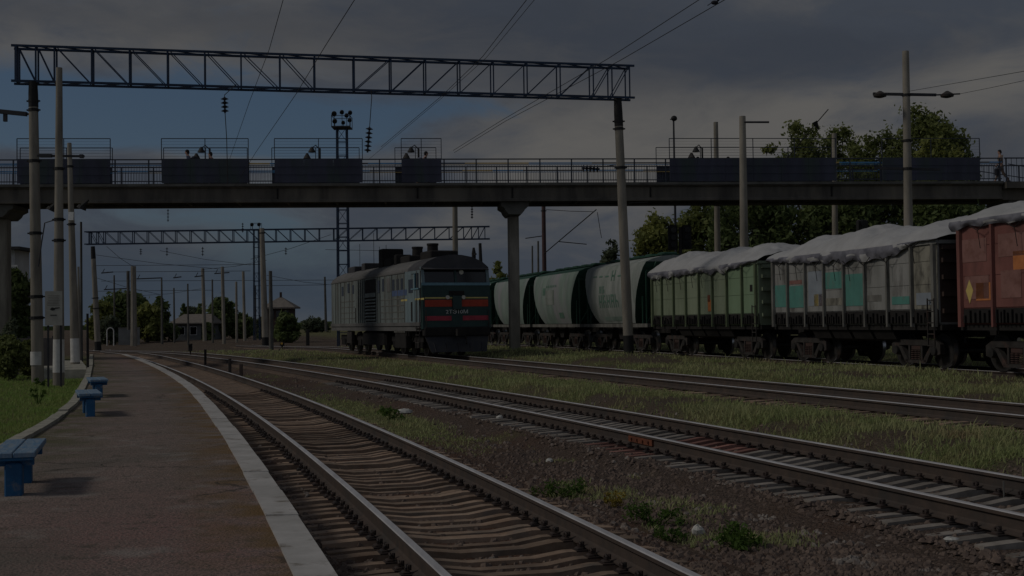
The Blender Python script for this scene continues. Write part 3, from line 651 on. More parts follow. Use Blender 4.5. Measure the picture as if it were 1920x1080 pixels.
wire('upper wire leaving the tallest pole to the right', [(1705,171,47),(1820,151,40),(1935,131,34)], .012)
wire('lower wire leaving the tallest pole to the right', [(1800,176,46.9),(1860,164,41),(1935,148,35)], .011)
wire('thick slanting cable with a clamp in front of the tree crowns', [(1553,205,60),(1528,234,61),(1480,292,63),(1425,352,65)], .035)
mb = MB(); q = P(1532,232,60.9); mb.tube([q+Vector((-.12,0,.1)), q+Vector((.08,0,-.3))], [.15,.03], 8); simple(mb, 'wire_clamp', 'black_iron', 'dark clamp on the slanting cable before the tree', 'clamp', origin=q)
wire('cable rising from the hopper roof line to the girder', [(1118,393,80),(1048,452,86),(1020,476,88)], .05)
wire('slack wire hanging down right of the rising cable', [(1120,398,80),(1126,436,80),(1128,446,80)], .03)
wire('level wire from the reddish pole to the rising cable', [(1024,393,86),(1070,396,84),(1112,397,81)], .03)
wire('short stay on the rising cable over the hopper wagons', [(1048,453,86),(1100,458,86)], .045)
wire('side bracket wire left of the reddish pole', [(985,447,92),(1020,442,92)], .05)
wire('thin wire from the right gantry pole to the pole with the side arm', [(1178,381,46.6),(1215,379,50)], .018)
for i,(y,xa,xb,Z) in enumerate(((498,176,492,170),(510,200,470,175),(527,190,640,178),(546,180,400,180),(536,480,612,175),(470,720,610,190))):
    wire(('highest level wire of the far yard','second level wire of the far yard','long level wire passing behind the signal box roof','lowest level wire over the left far trees','faint level wire between signal box and lone pole','faint wire left of the lattice mast')[i], [(xa,y,Z),((xa+xb)/2,y-1,Z),(xb,y-2,Z)], .045, group='level wires of the far yard')
for i,(ya,yb_,xa,xb,Z) in enumerate(((478,505,180,420,150),(462,500,200,250,145),(520,552,178,300,165),(505,488,380,500,150),(486,440,470,620,140),(516,536,500,640,170),(555,541,250,380,180),(470,497,300,470,160))):
    wire('thin slanting wire in the web of far wires at the left', [(xa,ya,Z),((xa+xb)/2,(ya+yb_)/2+3,Z),(xb,yb_,Z)], .035, group='slanting wires of the far yard')
for i,(x0,x1,y) in enumerate(((190,212,512),(325,340,521),(402,430,513),(195,238,543),(256,303,523),(365,380,519))):
    mb = MB(); mb.bar(P(x0,y,160), P(x1,y-2,160), .16, .14); mb.bar(P(x0+2,y,160), P(x0+6,y-8,160), .07, .07)
    simple(mb, 'cantilever_bracket', 'dark_steel', 'small dark wire bracket in the web of far wires', 'bracket', 'wire brackets in the far yard', origin=P(x0,y,160))
mb = MB(); q = P(1340, 7.5, 17.2); mb.ball(q+Vector((0,0,.02)), .035, 6, (1.5,.8,.9)); mb.ball(q+Vector((.05,0,.055)), .02, 5); mb.bar(q+Vector((-.04,0,.02)), q+Vector((-.10,0,-.02)), .02, .008)
simple(mb, 'bird', 'cloth_dark', 'tiny dark bird sitting on the overhead wire', 'bird', origin=q, smooth=True)
# ------------------------------------------------------------------ footbridge
BA, BB = Vector((-24.0, 57.5, 0)), Vector((24.72, 61.8, 0)); bd = (BB-BA).normalized(); bn = Vector((-bd.y, bd.x, 0)); BZ = math.atan2(bd.y, bd.x)
def bu(px, v=0.):                    # distance along the bridge of an image column, v metres behind the near face
    a = ray(px, 340); o = BA+bn*v; k = (o.x*bd.y-o.y*bd.x)/(a.x*bd.y-a.y*bd.x); return (Vector((a.x*k, a.y*k, 0))-o).dot(bd)
br = thing('footbridge', (BA.x, BA.y, 0), 'long dark pedestrian footbridge crossing the whole yard with blue railings', 'footbridge', rz=BZ)
UL, UR, DW = -14., bu(1880), 3.0; ZB, ZD = 7.62, 8.48
mb = MB()
for v0 in (0, DW-.3):
    mb.prism([(v0+.04, ZB), (v0+.26, ZB), (v0+.26, ZB+.10), (v0+.17, ZB+.16), (v0+.17, ZD-.2), (v0+.3, ZD-.12), (v0+.3, ZD-.1), (v0, ZD-.1), (v0, ZD-.14), (v0+.10, ZD-.2), (v0+.10, ZB+.16), (v0+.04, ZB+.10)], 'x', UL, UR)
u = UL+.8
while u < UR: mb.box(u-.05, u+.05, .3, DW-.3, ZB+.1, ZD-.12); u += 2.4
mb.build('girder', 'girder', br)
mb = MB(); mb.box(UL, UR, -.10, DW+.1, ZD-.096, ZD+.03); mb.build('deck_slab', 'concrete_dark', br)
for px in (783, 961, 1220, 520, 1560): mb = MB(); mb.box(bu(px)-.035, bu(px)+.035, .045, .098, ZB+.17, ZD-.2); mb.build('stiffener', 'under_black', br)
for px, wpx in ((961, 20), (3, 26), (1893, 20)):
    u = bu(px, 1.5); w = wpx/2*61/F; mb = MB()
    cap = [(-w*2.6, ZB-.012), (-w*2.6, ZB-.20), (-w*1.9, ZB-.32), (-w*1.7, ZB-.45), (-w*1.15, ZB-.62), (w*1.15, ZB-.62), (w*1.7, ZB-.45), (w*1.9, ZB-.32), (w*2.6, ZB-.20), (w*2.6, ZB-.012)]
    mb.prism([(u+a, z) for a, z in cap], 'y', .3, DW-.3)
    e = mb.build('pier', 'concrete_dark', br)
    mb = MB(); mb.bbox(u-w, u+w, 1.5-w*1.1, 1.5+w*1.1, -1, ZB-.6, .06); mb.build('column', 'concrete', e)
# sloping landing and stair at the right end
mb = MB(); mb.box(UR+.06, UR+9, -.3, DW+.2, ZD-.35, ZD-.02); mb.box(UR+.06, UR+9, .2, DW-.3, ZD-.9, ZD-.36); mb.box(UR+.5, UR+2.2, .4, 2.6, ZB-.4, ZB-.02); mb.build('landing', 'girder', br)
def railing(v, ph, u0, u1):
    ra = MB(); ra.bar((u0,v,ZD+1.2), (u1,v,ZD+1.2), .055); ra.bar((u0,v,ZD+.16), (u1,v,ZD+.16), .045)
    u = u0+ph
    while u < u1: ra.bar((u,v,ZD), (u,v,ZD+1.2), .06); u += 1.56
    o = ra.build('railing', 'rail_paint_dark', br)
    mb = MB(); u = u0
    while u < u1: mb.bar((u,v,ZD+.16), (u,v,ZD+.92), .014); u += .13
    mb.build('baluster_row', 'rail_paint_dark', o)
    mb = MB(); u = u0; k = 0; ms = []
    while u < u1:
        u2 = min(u+1.56*random.choice((1,2,3)), u1); mb.cur = (0,1,0,2,1)[k % 5]; mb.bar((u,v,ZD+1.0), (u2-.003,v,ZD+1.0), .05, .06)
        mb.cur = (1,0,2,0,1)[k % 5]; mb.bar((u,v,ZD+.92), (u2-.003,v,ZD+.92), .035); u = u2; k += 1
    mb.build('painted_handrail', ['rail_paint_dark','rail_paint_blue','rail_paint_yellow'], o)
railing(.06, .55, UL, UR); railing(DW-.06, .2, UL, UR)
rl = MB()
for v in (.0, DW): 
    rl.bar((UR+.1,v,ZD+1.2), (UR+4,v,ZD+1.2), .06); rl.bar((UR+4,v,ZD+1.2), (UR+9,v,ZD+.4), .06); rl.bar((UR+.3,v,ZD+.9), (UR+5,v,ZD+.2), .04)
    for q in range(16): rl.bar((UR+.2+q*.28,v,ZD), (UR+.2+q*.28,v,ZD+1.2), .02 if q % 4 else .06)
rl.build('stair_railing', 'rail_paint_dark', br)
# safety screens: solid lower panel and a light wire frame above
def screen(x0, x1, v, lab, ztop=1.16):
    u0, u1 = bu(x0, v), bu(x1, v); o = BA+bd*u0+bn*v+Vector((0,0,ZD+.03)); L = u1-u0
    t = thing('safety_screen', o, lab, 'safety screen', 'safety screens on the footbridge', rz=BZ)
    mb = MB(); n = max(2, round(L/1.5)); dv = L/n
    for i in range(n): mb.box(i*dv+.004, (i+1)*dv-.004, -.03, .02, .04, ztop)
    for z in (.42, .80): mb.box(0, L, -.045, -.0305, z, z+.04)
    mb.build('solid_panel', 'screen_panel', t)
    mb = MB(); n = max(2, round(L/2.2)); th = ztop+1.0
    mb.bar((0,0,th), (L,0,th), .035); mb.bar((0,0,ztop+.02), (L,0,ztop+.02), .035)
    for i in range(n+1): mb.bar((L*i/n,0,ztop), (L*i/n,0,th), .035)
    mb.build('upper_frame', 'rail_paint_dark', t)
    mb = MB(); z = ztop+.16
    while z < th-.05: mb.bar((0,0,z), (L,0,z), .006); z += .14
    mb.build('wire_mesh', 'rail_paint_dark', t); return t
vn, vf = -.06, DW+.05
for i, (a, b_) in enumerate(((32,207),(303,466),(515,680),(753,828),(1256,1838))):
    lb = ('leftmost of the dark blue panels, crossed by the concrete poles','panel with two walkers behind it, second from the left','panel below the lattice floodlight mast','short narrow panel, with one walker behind it','very long panel in front of the big trees')[i]
    if i == 4: screen(1256,1568, vn, 'near side dark screen right of the gantry pole, behind the side arm pole'); screen(1655,1838, vn, 'near side dark screen at the right end, behind the tallest pole'); screen(1231,1560, vf, 'far side dark screen right of the gantry pole')
    else: screen(a, b_, vn, 'near side dark screen, '+lb); screen(a-(0,0,5,12)[i]+(6,4,0,0)[i], b_-(0,2,6,10)[i]+(4,0,0,0)[i], vf, 'far side dark screen, '+lb)
def bridge_lamp(px, py, lab, sd):
    u = bu(px, 1.6); o = BA+bd*u+bn*2.85+Vector((0,0,ZD+.03)); t = thing('bridge_lamp', o, lab, 'lamp', 'lamps along the footbridge', rz=BZ)
    mb = MB(); mb.tube([(0,0,0),(0,0,2.1)], .05, 8); mb.tube([(0,0,2.05),(-.2*sd,-.1,2.25),(-.38*sd,-.2,2.1)], .025, 6); mb.build('post', 'black_iron', t)
    for q, zz in ((.38, 2.1), (.62, 1.78)):
        mb = MB(); mb.tube([(-q*sd,-.2,zz+.05),(-q*sd,-.2,zz-.02),(-q*sd,-.2,zz-.22)], [.05,.09,.2], 10); mb.build('lamp_shade', 'black_iron' if q < .5 else 'bogie_grey', t, smooth=True)
bridge_lamp(386, 0, 'small double shaded lamp between the two walkers on the footbridge', 1)
bridge_lamp(597, 0, 'small lamp behind the screen left of the lattice mast', 1)
bridge_lamp(786, 0, 'small lamp beside the lone walker behind the short screen', 1)
bridge_lamp(1329, 0, 'small lamp behind the long screen right of the gantry pole', 1)
# ------------------------------------------------------------------ people
def skin_mesh(name, verts, edges, rad, mat, parent, root=0, sub=1):
    me = bpy.data.meshes.new(name); me.from_pydata([tuple(v) for v in verts], edges, []); me.materials.append(MATS[mat])
    o = bpy.data.objects.new(name, me); COL.objects.link(o)
    md = o.modifiers.new('skin', 'SKIN'); md.use_smooth_shade = True
    for i, r in enumerate(rad):
        sv = me.skin_vertices[0].data[i]; sv.radius = r if hasattr(r, '__len__') else (r, r); sv.use_root = (i == root)
    sb = o.modifiers.new('sub', 'SUBSURF'); sb.levels = sb.render_levels = sub
    dg = bpy.context.evaluated_depsgraph_get(); m2 = bpy.data.meshes.new_from_object(o.evaluated_get(dg)); m2.name = name
    bpy.data.objects.remove(o); o = bpy.data.objects.new(name, m2); COL.objects.link(o); o.parent = parent
    if not m2.materials: m2.materials.append(MATS[mat])
    return o
def person(loc, head, label, shirt, trousers, H=1.72, bend=0., stride=.18, arm=(0.,0.), pack=None):
    s = H/1.75; t = thing('person', loc, label, 'person', 'people on the footbridge', rz=head); t.scale = (s, s, s)
    b = bend
    V = [(0,0,.95),(.02+b*.25,0,1.15),(.03+b*.55,0,1.36),(.04+b*.8,0,1.49),(.06+b*.9,0,1.60),(.075+b*.95,0,1.69),(.065+b*.95,0,1.755)]
    E_ = [(0,1),(1,2),(2,3),(3,4),(4,5),(5,6)]; Rr = [(.14,.10),(.13,.095),(.15,.10),(.055,.055),(.07,.08),(.078,.095),(.05,.06)]
    V.append((.165+b*.95,0,1.655)); E_.append((5,7)); Rr.append((.018,.02))          # nose
    for sd in (-1, 1):
        a = arm[0 if sd < 0 else 1]; k = len(V)
        sh = Vector((.03+b*.6, sd*.19, 1.42)); el = sh+Vector((math.sin(a)*.29, sd*.03, -math.cos(a)*.29)); wr = el+Vector((math.sin(a+.35)*.25, 0, -math.cos(a+.35)*.25)); dn = (wr-el).normalized(); pm_ = wr+dn*.08
        V += [sh, el, wr, pm_]; E_ += [(2,k),(k,k+1),(k+1,k+2),(k+2,k+3)]; Rr += [.065,.043,.028,(.035,.02)]
        for q, (lx, ln) in enumerate(((-.03,.07),(-.01,.085),(.01,.08),(.03,.065))):
            V += [pm_+Vector((lx,-sd*.005,0))+dn*.04, pm_+Vector((lx+.01,-sd*.025,0))+dn*ln]; j = len(V); E_ += [(k+3,j-2),(j-2,j-1)]; Rr += [.009,.008]
        V += [wr+dn*.04+Vector((.05,-sd*.01,0)), wr+dn*.08+Vector((.06,-sd*.02,0))]; j = len(V); E_ += [(k+3,j-2),(j-2,j-1)]; Rr += [.011,.009]
    legs = []
    for sd in (-1, 1):
        k = len(V); st = stride*sd
        hip = Vector((0, sd*.09, .90)); kn = Vector((st*.75+.03, sd*.10, .50)); an = Vector((st*1.6-.03, sd*.10, .09+.05*(sd < 0)*(stride > .05))); toe = an+Vector((.16, sd*.02, -.05))
        V += [hip, kn, an, toe]; E_ += [(0,k),(k,k+1),(k+1,k+2),(k+2,k+3)]; Rr += [.085,.058,.04,(.045,.03)]; legs.append((hip, kn, an))
    skin_mesh('body', V, E_, Rr, 'skin', t)
    # clothes follow the body and end at neck, cuffs and hem
    v = [V[0], V[1], V[2], (Vector(V[2])*.35+Vector(V[3])*.65)]; e = [(0,1),(1,2),(2,3)]; r = [(.165,.125),(.155,.12),(.175,.125),(.07,.07)]
    for k in (8, 22):
        j = len(v); v += [V[k], V[k+1], Vector(V[k+1]).lerp(V[k+2], .8)]; e += [(2,j),(j,j+1),(j+1,j+2)]; r += [.085,.062,.048]
    skin_mesh('shirt', v, e, r, shirt, t)
    v = [(0,0,.98),(0,0,.93)]; e = [(0,1)]; r = [(.158,.12),(.16,.125)]
    for (hip, kn, an) in legs: j = len(v); v += [hip, kn, an+Vector((0,0,.02))]; e += [(1,j),(j,j+1),(j+1,j+2)]; r += [.105,.078,.062]
    skin_mesh('trousers', v, e, r, trousers, t)
    mb = MB(); mb.ball((.05+b*.95, 0, 1.72), .098, 8, (1.0,.85,.8)); mb.ball((.01+b*.95,0,1.66), .088, 8, (.8,.95,1.1)); mb.build('hair', 'hair', t, smooth=True)
    mb = MB()
    for (hip, kn, an) in legs: mb.bbox(an.x-.08, an.x+.19, an.y-.05, an.y+.05, an.z-.088, an.z-.0, .02)
    mb.build('shoes', 'cloth_dark', t)
    if pack:
        mb = MB(); mb.ball((-.24+b*.25, 0, 1.20), .2, 8, (.85,.95,1.35)); mb.ball((-.18+b*.2,0,1.36), .15, 8, (1,1.1,.8)); q = mb.build('backpack', pack, smooth=True); q.location = Vector(loc); q.rotation_euler = (0,0,head+b*.3); q.scale = (s,s,s)
        tag(q, 'bulky dark backpack on the walker seen left of the lamp' if pack == 'cloth_dark' else 'dark bundle carried on the back of the lone walker behind the short screen', 'backpack')
    return t
def on_bridge(px, v): return BA+bd*bu(px, v)+bn*v+Vector((0,0,ZD+.03))
person(on_bridge(358,1.4), BZ+math.pi, 'walker in a pale shirt with a big dark backpack, left of the lamp', 'cloth_grey', 'cloth_dark', 1.80, .12, .2, (.3,-.2), 'cloth_dark')
person(on_bridge(401,1.3), BZ+math.pi, 'walker in a rosy grey top right of the lamp between the first screens', 'cloth_rose', 'cloth_grey', 1.68, .12, .15, (.2,-.2))
person(on_bridge(794,1.2), BZ, 'lone dark clad walker behind the short narrow screen', 'cloth_dark', 'cloth_dark', 1.68, .1, .2, (.3,-.2), 'cloth_grey')
person(on_bridge(1306,2.0), BZ, 'distant walker whose head shows over the long screen, nearer the gantry pole', 'cloth_dark', 'cloth_dark', 1.5, .05, .15)
person(on_bridge(1369,2.0), BZ+math.pi, 'distant walker whose head shows over the long screen, beside the side arm pole', 'cloth_rose', 'cloth_dark', 1.5, .05, .15)
pw = on_bridge(1878,.75); person(pw, BZ+math.pi*.98, 'person in khaki shirt and trousers striding on the open right end of the bridge', 'cloth_khaki', 'cloth_khaki', 1.66, .02, .26, (-.35,.35))
mb = MB(); bg = pw+bd*-.33+Vector((0,-.20,0)); mb.bbox(bg.x-.10, bg.x+.12, bg.y-.08, bg.y+.08, bg.z+.36, bg.z+.72, .05); mb.tube([bg+Vector((-.06,0,.70)), bg+Vector((0,0,.82)), bg+Vector((.08,0,.70))], .015, 6)
simple(mb, 'bag', 'cloth_dark', 'dark bag in the hand of the person in khaki', 'bag', origin=bg, smooth=True)
# ------------------------------------------------------------------ benches
def bench(loc, rz, label, L=1.45):
    t = thing('bench', loc, label, 'bench', 'blue benches on the platform', rz=rz); H = .40
    for i, (a, b_) in enumerate(((-.19,-.003),(.003,.19))):
        mb = MB(); mb.bbox(-L/2, L/2, a, b_, H-.045, H, .008); mb.build('seat_plank', ['bench_top','bench_top'][i], t)
    mb = MB(); mb.box(-L/2+.02, L/2-.02, -.17, .17, H-.075, H-.046); mb.build('under_board', 'bench_blue', t)
    for x in (-L/2+.16, L/2-.30):
        mb = MB(); mb.bbox(x-.10, x+.10, -.075, .075, -.05, H-.10, .012); mb.box(x-.05, x+.05, -.17, .17, H-.13, H-.077); mb.build('leg', 'bench_blue', t)
    return t
def kt(Y): return math.atan2(1.0, float(platL(Y+2)-platL(Y-2))/4)
bench(Vector((-4.72, 11.75, PZ)), R(107), 'blue bench nearest the viewer, cut by the left edge of the photo')
bench(Vector((G(168,776,PZ).x, 21.6, PZ)), R(112), 'middle blue bench of the three, beside the kerb')
bench(Vector((G(188,742,PZ).x, 27.2, PZ)), R(112), 'farthest blue bench of the three on the platform')
# notice board
bc = P(101,578,38.6); t = thing('notice_board', Vector((bc.x,bc.y,.1)), 'pale notice board with a dark arrow mark on a post before the whitewashed pole', 'sign')
o_ = t.location; mb = MB(); mb.box(-.27,.27,-.02,.02,bc.z-.54-o_.z,bc.z+.54-o_.z); mb.build('board', 'sign_white', t)
mb = MB(); mb.bar((-.20,.05,-.3),(-.20,.05,bc.z+.5-o_.z),.05); mb.build('post', 'dark_steel', t); mb = MB(); mb.bar((.20,.05,-.3),(.20,.05,bc.z+.5-o_.z),.05); mb.build('post', 'dark_steel', t)
mb = MB(); z = bc.z-o_.z-.03; mb.prism([(-.12,z),(-.05,z+.06),(.04,z+.035),(.04,z+.05),(.19,z+.055),(.19,z+.03),(.05,z+.012),(.03,z-.03),(-.05,z-.045)], 'y', -.026, -.0205)
mb.box(-.10,.10,-.026,-.0205,z-.20,z-.175); mb.build('arrow_mark', 'black_iron', t)
mb = MB()
for zz in (.12,.17,.22,.27,.32,.37,.42): mb.box(-.21+.02*(zz*37 % 2),.20-.03*(zz*53 % 2),-.024,-.0203,z+zz,z+zz+.012)
mb.build('text_line_rows', 'roof_grey', t)
# ------------------------------------------------------------------ running gear
def wheel_mb(r, y, sd):
    mb = MB(); mb.tube([(0,y-.065*sd,0),(0,y+.065*sd,0)], r, 28); mb.tube([(0,y-.085*sd,0),(0,y-.06*sd,0)], r+.028, 28)
    mb.tube([(0,y+.066*sd,0),(0,y+.075*sd,0)], [r*.84,r*.80], 28); mb.tube([(0,y+.07*sd,0),(0,y+.20*sd,0)], [r*.34,r*.26], 16); return mb
def make_bogie(parent, x, r=.478, ab=.925):
    e = bpy.data.objects.new('bogie', None); COL.objects.link(e); e.parent = parent; e.location = (x,0,0)
    for sd in (-1, 1):
        mb = MB(); y0, y1 = (1.00, 1.14) if sd > 0 else (-1.14, -1.00)
        mb.prism([(-1.18,.40),(-1.18,.66),(-.95,.78),(.95,.78),(1.18,.66),(1.18,.40),(.98,.36),(.82,.52),(.80,.62),(-.80,.62),(-.82,.52),(-.98,.36)], 'y', y0, y1)
        mb.prism([(-.84,.60),(-.70,.60),(-.38,.24),(-.38,.16),(-.52,.16)], 'y', y0, y1); mb.prism([(.84,.60),(.70,.60),(.38,.24),(.38,.16),(.52,.16)], 'y', y0, y1)
        mb.box(-.5,.5,y0,y1,.13,.22); mb.box(-.34,-.26,y0,y1,.2,.63); mb.box(.26,.34,y0,y1,.2,.63); mb.build('side_frame', 'bogie_grey', e)
    mb = MB()
    for sd in (-1,1):
        for q in (-.17,0,.17):
            for k in range(5): mb.disc((q, sd*1.08, .25+k*.055), (0,0,1), .075, .03, 10)
    mb.box(-.22,.22,-1.12,1.12,.50,.66); mb.build('spring_set', 'spring_rust', e)
    for a in (-ab, ab):
        mb = MB()
        for sd in (-1,1):
            w = wheel_mb(r, sd*.795, sd); mb.add([(p[0]+a,p[1],p[2]+r) for p in w.v], w.f)
        mb.tube([(a,-1.0,r),(a,1.0,r)], .08, 10)
        for sd in (-1,1): mb.tube([(a,sd*1.0,r),(a,sd*1.2,r)], [.15,.12], 12)
        mb.build('wheelset', 'wheel_steel', e, smooth=True)
        for sd in (-1,1): mb = MB(); mb.tube([(a,sd*.795-.064,r),(a,sd*.795+.064,r)], r+.003, 28, caps=False); mb.build('wheel_tread', 'bright_steel', e, smooth=True)
    return e
def coupler(parent, x, sd):
    mb = MB(); mb.box(min(x,x+sd*.45), max(x,x+sd*.45), -.1, .1, .98, 1.14); mb.box(min(x+sd*.3,x+sd*.55), max(x+sd*.3,x+sd*.55), -.2, .16, .90, 1.2); mb.tube([(x,.3,1.0),(x+sd*.25,.3,.7),(x+sd*.4,.25,.55)], .035, 6)
    mb.build('coupler', 'under_black', parent)
WD = Vector((.2521, -.9677, 0)); WA = math.atan2(WD.y, WD.x); WZ = .30
def wagon_at(Zfront, L):             # x = 0 rear ... L front; centre line on track 4
    Yf = Zfront+.25*1.55; p = Vector((float(cx(4, Yf)), Yf, WZ)); return p-WD*L
def gondola(name, label, Zf, L, ztop, nb, base, post, panels, endm=None, hatch=True):
    t = thing(name, wagon_at(Zf, L), label, 'freight wagon', 'freight wagons of the long train', rz=WA)
    bw = L/nb; ZF = 1.62; y0 = 1.50
    mb = MB(); mb.box(.05, L-.05, y0-.05, y0, 1.25, ztop-.08); mb.box(.05,L-.05,-y0+.0,-y0+.05,1.25,ztop-.08); mb.box(.05,.11,-y0+.05,y0-.05,1.25,ztop-.06); mb.box(.05,L-.05,-y0+.05,y0-.05,1.2,1.26)
    mb.build('body_shell', base, t)
    mb = MB(); mb.box(L-.11,L-.051,-y0+.051,y0-.051,1.26,ztop-.06)
    for z in (1.5,1.95,2.4,2.85,3.2): mb.box(L-.05,L+.04,-y0+.1,y0-.1,z,z+.12)
    for y in (-.5,.5): mb.box(L-.05,L+.07,y-.06,y+.06,1.2,ztop-.1)
    mb.build('end_wall', endm or base, t)
    mb = MB(); mb.box(0,L,-y0-.07,-y0+.0,ztop-.1,ztop); mb.box(0,L,y0,y0+.07,ztop-.1,ztop); mb.box(-.02,.1,-y0,y0,ztop-.1,ztop-.002); mb.box(L-.1,L+.02,-y0,y0,ztop-.1,ztop-.002); mb.build('top_rail', base, t)
    for i in range(nb):
        mb = MB(); x0, x1 = i*bw+.06, (i+1)*bw-.06
        zz = [ZF, ZF+(ztop-ZF)*.36, ZF+(ztop-ZF)*.70, ztop-.105]
        for k in range(3): mb.box(x0,x1,-y0-.022-.004*random.random(),-y0-.002,zz[k]+.006,zz[k+1]-.006)
        o = mb.build('side_panel', panels[i][0] if panels else base, t)
        for (fx0,fx1,fz0,fz1,mt) in (panels[i][1] if panels else ()):
            q = MB(); a, b_ = x0+(x1-x0)*fx0, x0+(x1-x0)*fx1; c, d = ZF+(ztop-ZF)*fz0, ZF+(ztop-ZF)*fz1
            if mt == 'diamond': q.prism([((a+b_)/2,c),(b_,c+(d-c)*.55),((a+b_)/2,d),(a,c+(d-c)*.55)], 'y', -y0-.036, -y0-.028); q.build('painted_mark', 'yellow_mark', o)
            else: q.box(a,b_,-y0-.034,-y0-.027,c,d); q.build('painted_patch', mt, o)
    for i in range(nb+1):
        w = .10 if 0 < i < nb else .17; x = min(max(i*bw, w), L-w); mb = MB(); mb.prism([(x-w/2,-y0-.02),(x-w*.36,-y0-.11),(x+w*.36,-y0-.11),(x+w/2,-y0-.02)], 'z', 1.14, ztop-.102); mb.build('side_post', post, t); mb = MB(); mb.box(x-w/2,x+w/2,y0,y0+.08,1.14,ztop-.102); mb.build('side_post', post, t)
    mb = MB(); mb.box(.05,L-.05,-y0-.03,-y0-.003,1.24,ZF-.02)
    x = .12
    while x < L-.1:
        h = random.uniform(.16,.34); mb.box(x,x+random.uniform(.03,.07),-y0-.09,-y0-.031,1.24,1.24+h); x += random.uniform(.10,.21)
    mb.build('hatch_latch_row', 'under_black', t)
    mb = MB(); mb.box(.0,L,-.35,.35,.85,1.19); mb.box(0,L,-1.45,1.45,1.05,1.19)
    k = 0
    for i in range(nb): mb.prism([(-1.4,1.05),(-.4,1.05),(-.9,.72),(-1.25,.78)], 'x', i*bw+.08, (i+1)*bw-.08) if .28*L < (i+.5)*bw < .75*L else None
    mb.tube([(L*.45,.3,.72),(L*.6,.3,.72)], .2, 12); mb.build('underframe', 'under_black', t)
    bx = 1.75
    for x in (bx, L-bx): make_bogie(t, x)
    coupler(t, L, 1); coupler(t, 0, -1)
    mb = MB()
    for q in (L-.42,L-.12): mb.bar((q,-1.60,.62),(q,-1.60,1.9),.03)
    for z in (.64,.95,1.25,1.55,1.85): mb.bar((L-.42,-1.60,z),(L-.12,-1.60,z),.028)
    mb.build('ladder', 'bogie_grey', t); return t
W1L, W2L = 10.35, 9.65
gp = 'gondola_green'
gondola('gondola_wagon', 'green open wagon with white sheeted load, left of the grey one', 42.75, W1L, 3.45, 8, 'gondola_green', 'post_green',
   [(gp,()),(gp,()),(gp,()),(gp,()),(gp,((.62,.95,.06,.30,'orange_mark'),(.60,.80,.26,.40,'rust_mark'),)),(gp,()),('gondola_green_fresh',()),('gondola_green_fresh',((.45,.62,.42,.55,'under_black'),))], 'gondola_green')
gy = 'gondola_grey'
gondola('gondola_wagon', 'weathered grey open wagon with teal paint patches and sheeted load', 32.45, W2L, 3.45, 8, gy, 'post_grey',
   [(gy,((.0,1,.10,.50,'teal_patch'),)),(gy,((.0,1,.08,.47,'teal_patch'),(.02,.8,.50,.57,'red_patch'))),(gy,((.08,1,.10,.70,'pale_blue_patch'),(.42,.68,.10,.30,'yellow_mark'),(.70,1,.10,.30,'red_patch'))),
    (gy,((.0,1,.38,.66,'teal_patch'),(.0,1,.10,.22,'gondola_tan'))),(gy,((.0,1,.08,.60,'teal_patch'),)),(gy,((.0,.7,.14,.24,'post_grey'),)),(gy,((.1,.9,.08,.2,'teal_patch'),)),('gondola_tan',((.1,.8,.06,.24,'pale_blue_patch'),))], 'wall_brown')
rp = 'gondola_red'
W3L = 12.
gondola('gondola_wagon', 'rust red open wagon with yellow and orange marks, cut by the right edge', 31.65-W3L*.9677, W3L, 3.85, 8, rp, rp,
   [(rp,((.05,.85,.52,.78,'red_patch'),(.2,.9,.10,.36,'red_patch'),(.22,.44,.05,.32,'diamond'),(.52,.95,.08,.28,'orange_mark'))),(rp,((.1,.9,.55,.80,'red_patch'),(.15,.7,.1,.4,'red_patch'),(.5,.9,.40,.60,'orange_mark')))]+[(rp,((.1,.9,.2,.5,'red_patch'),))]*6)
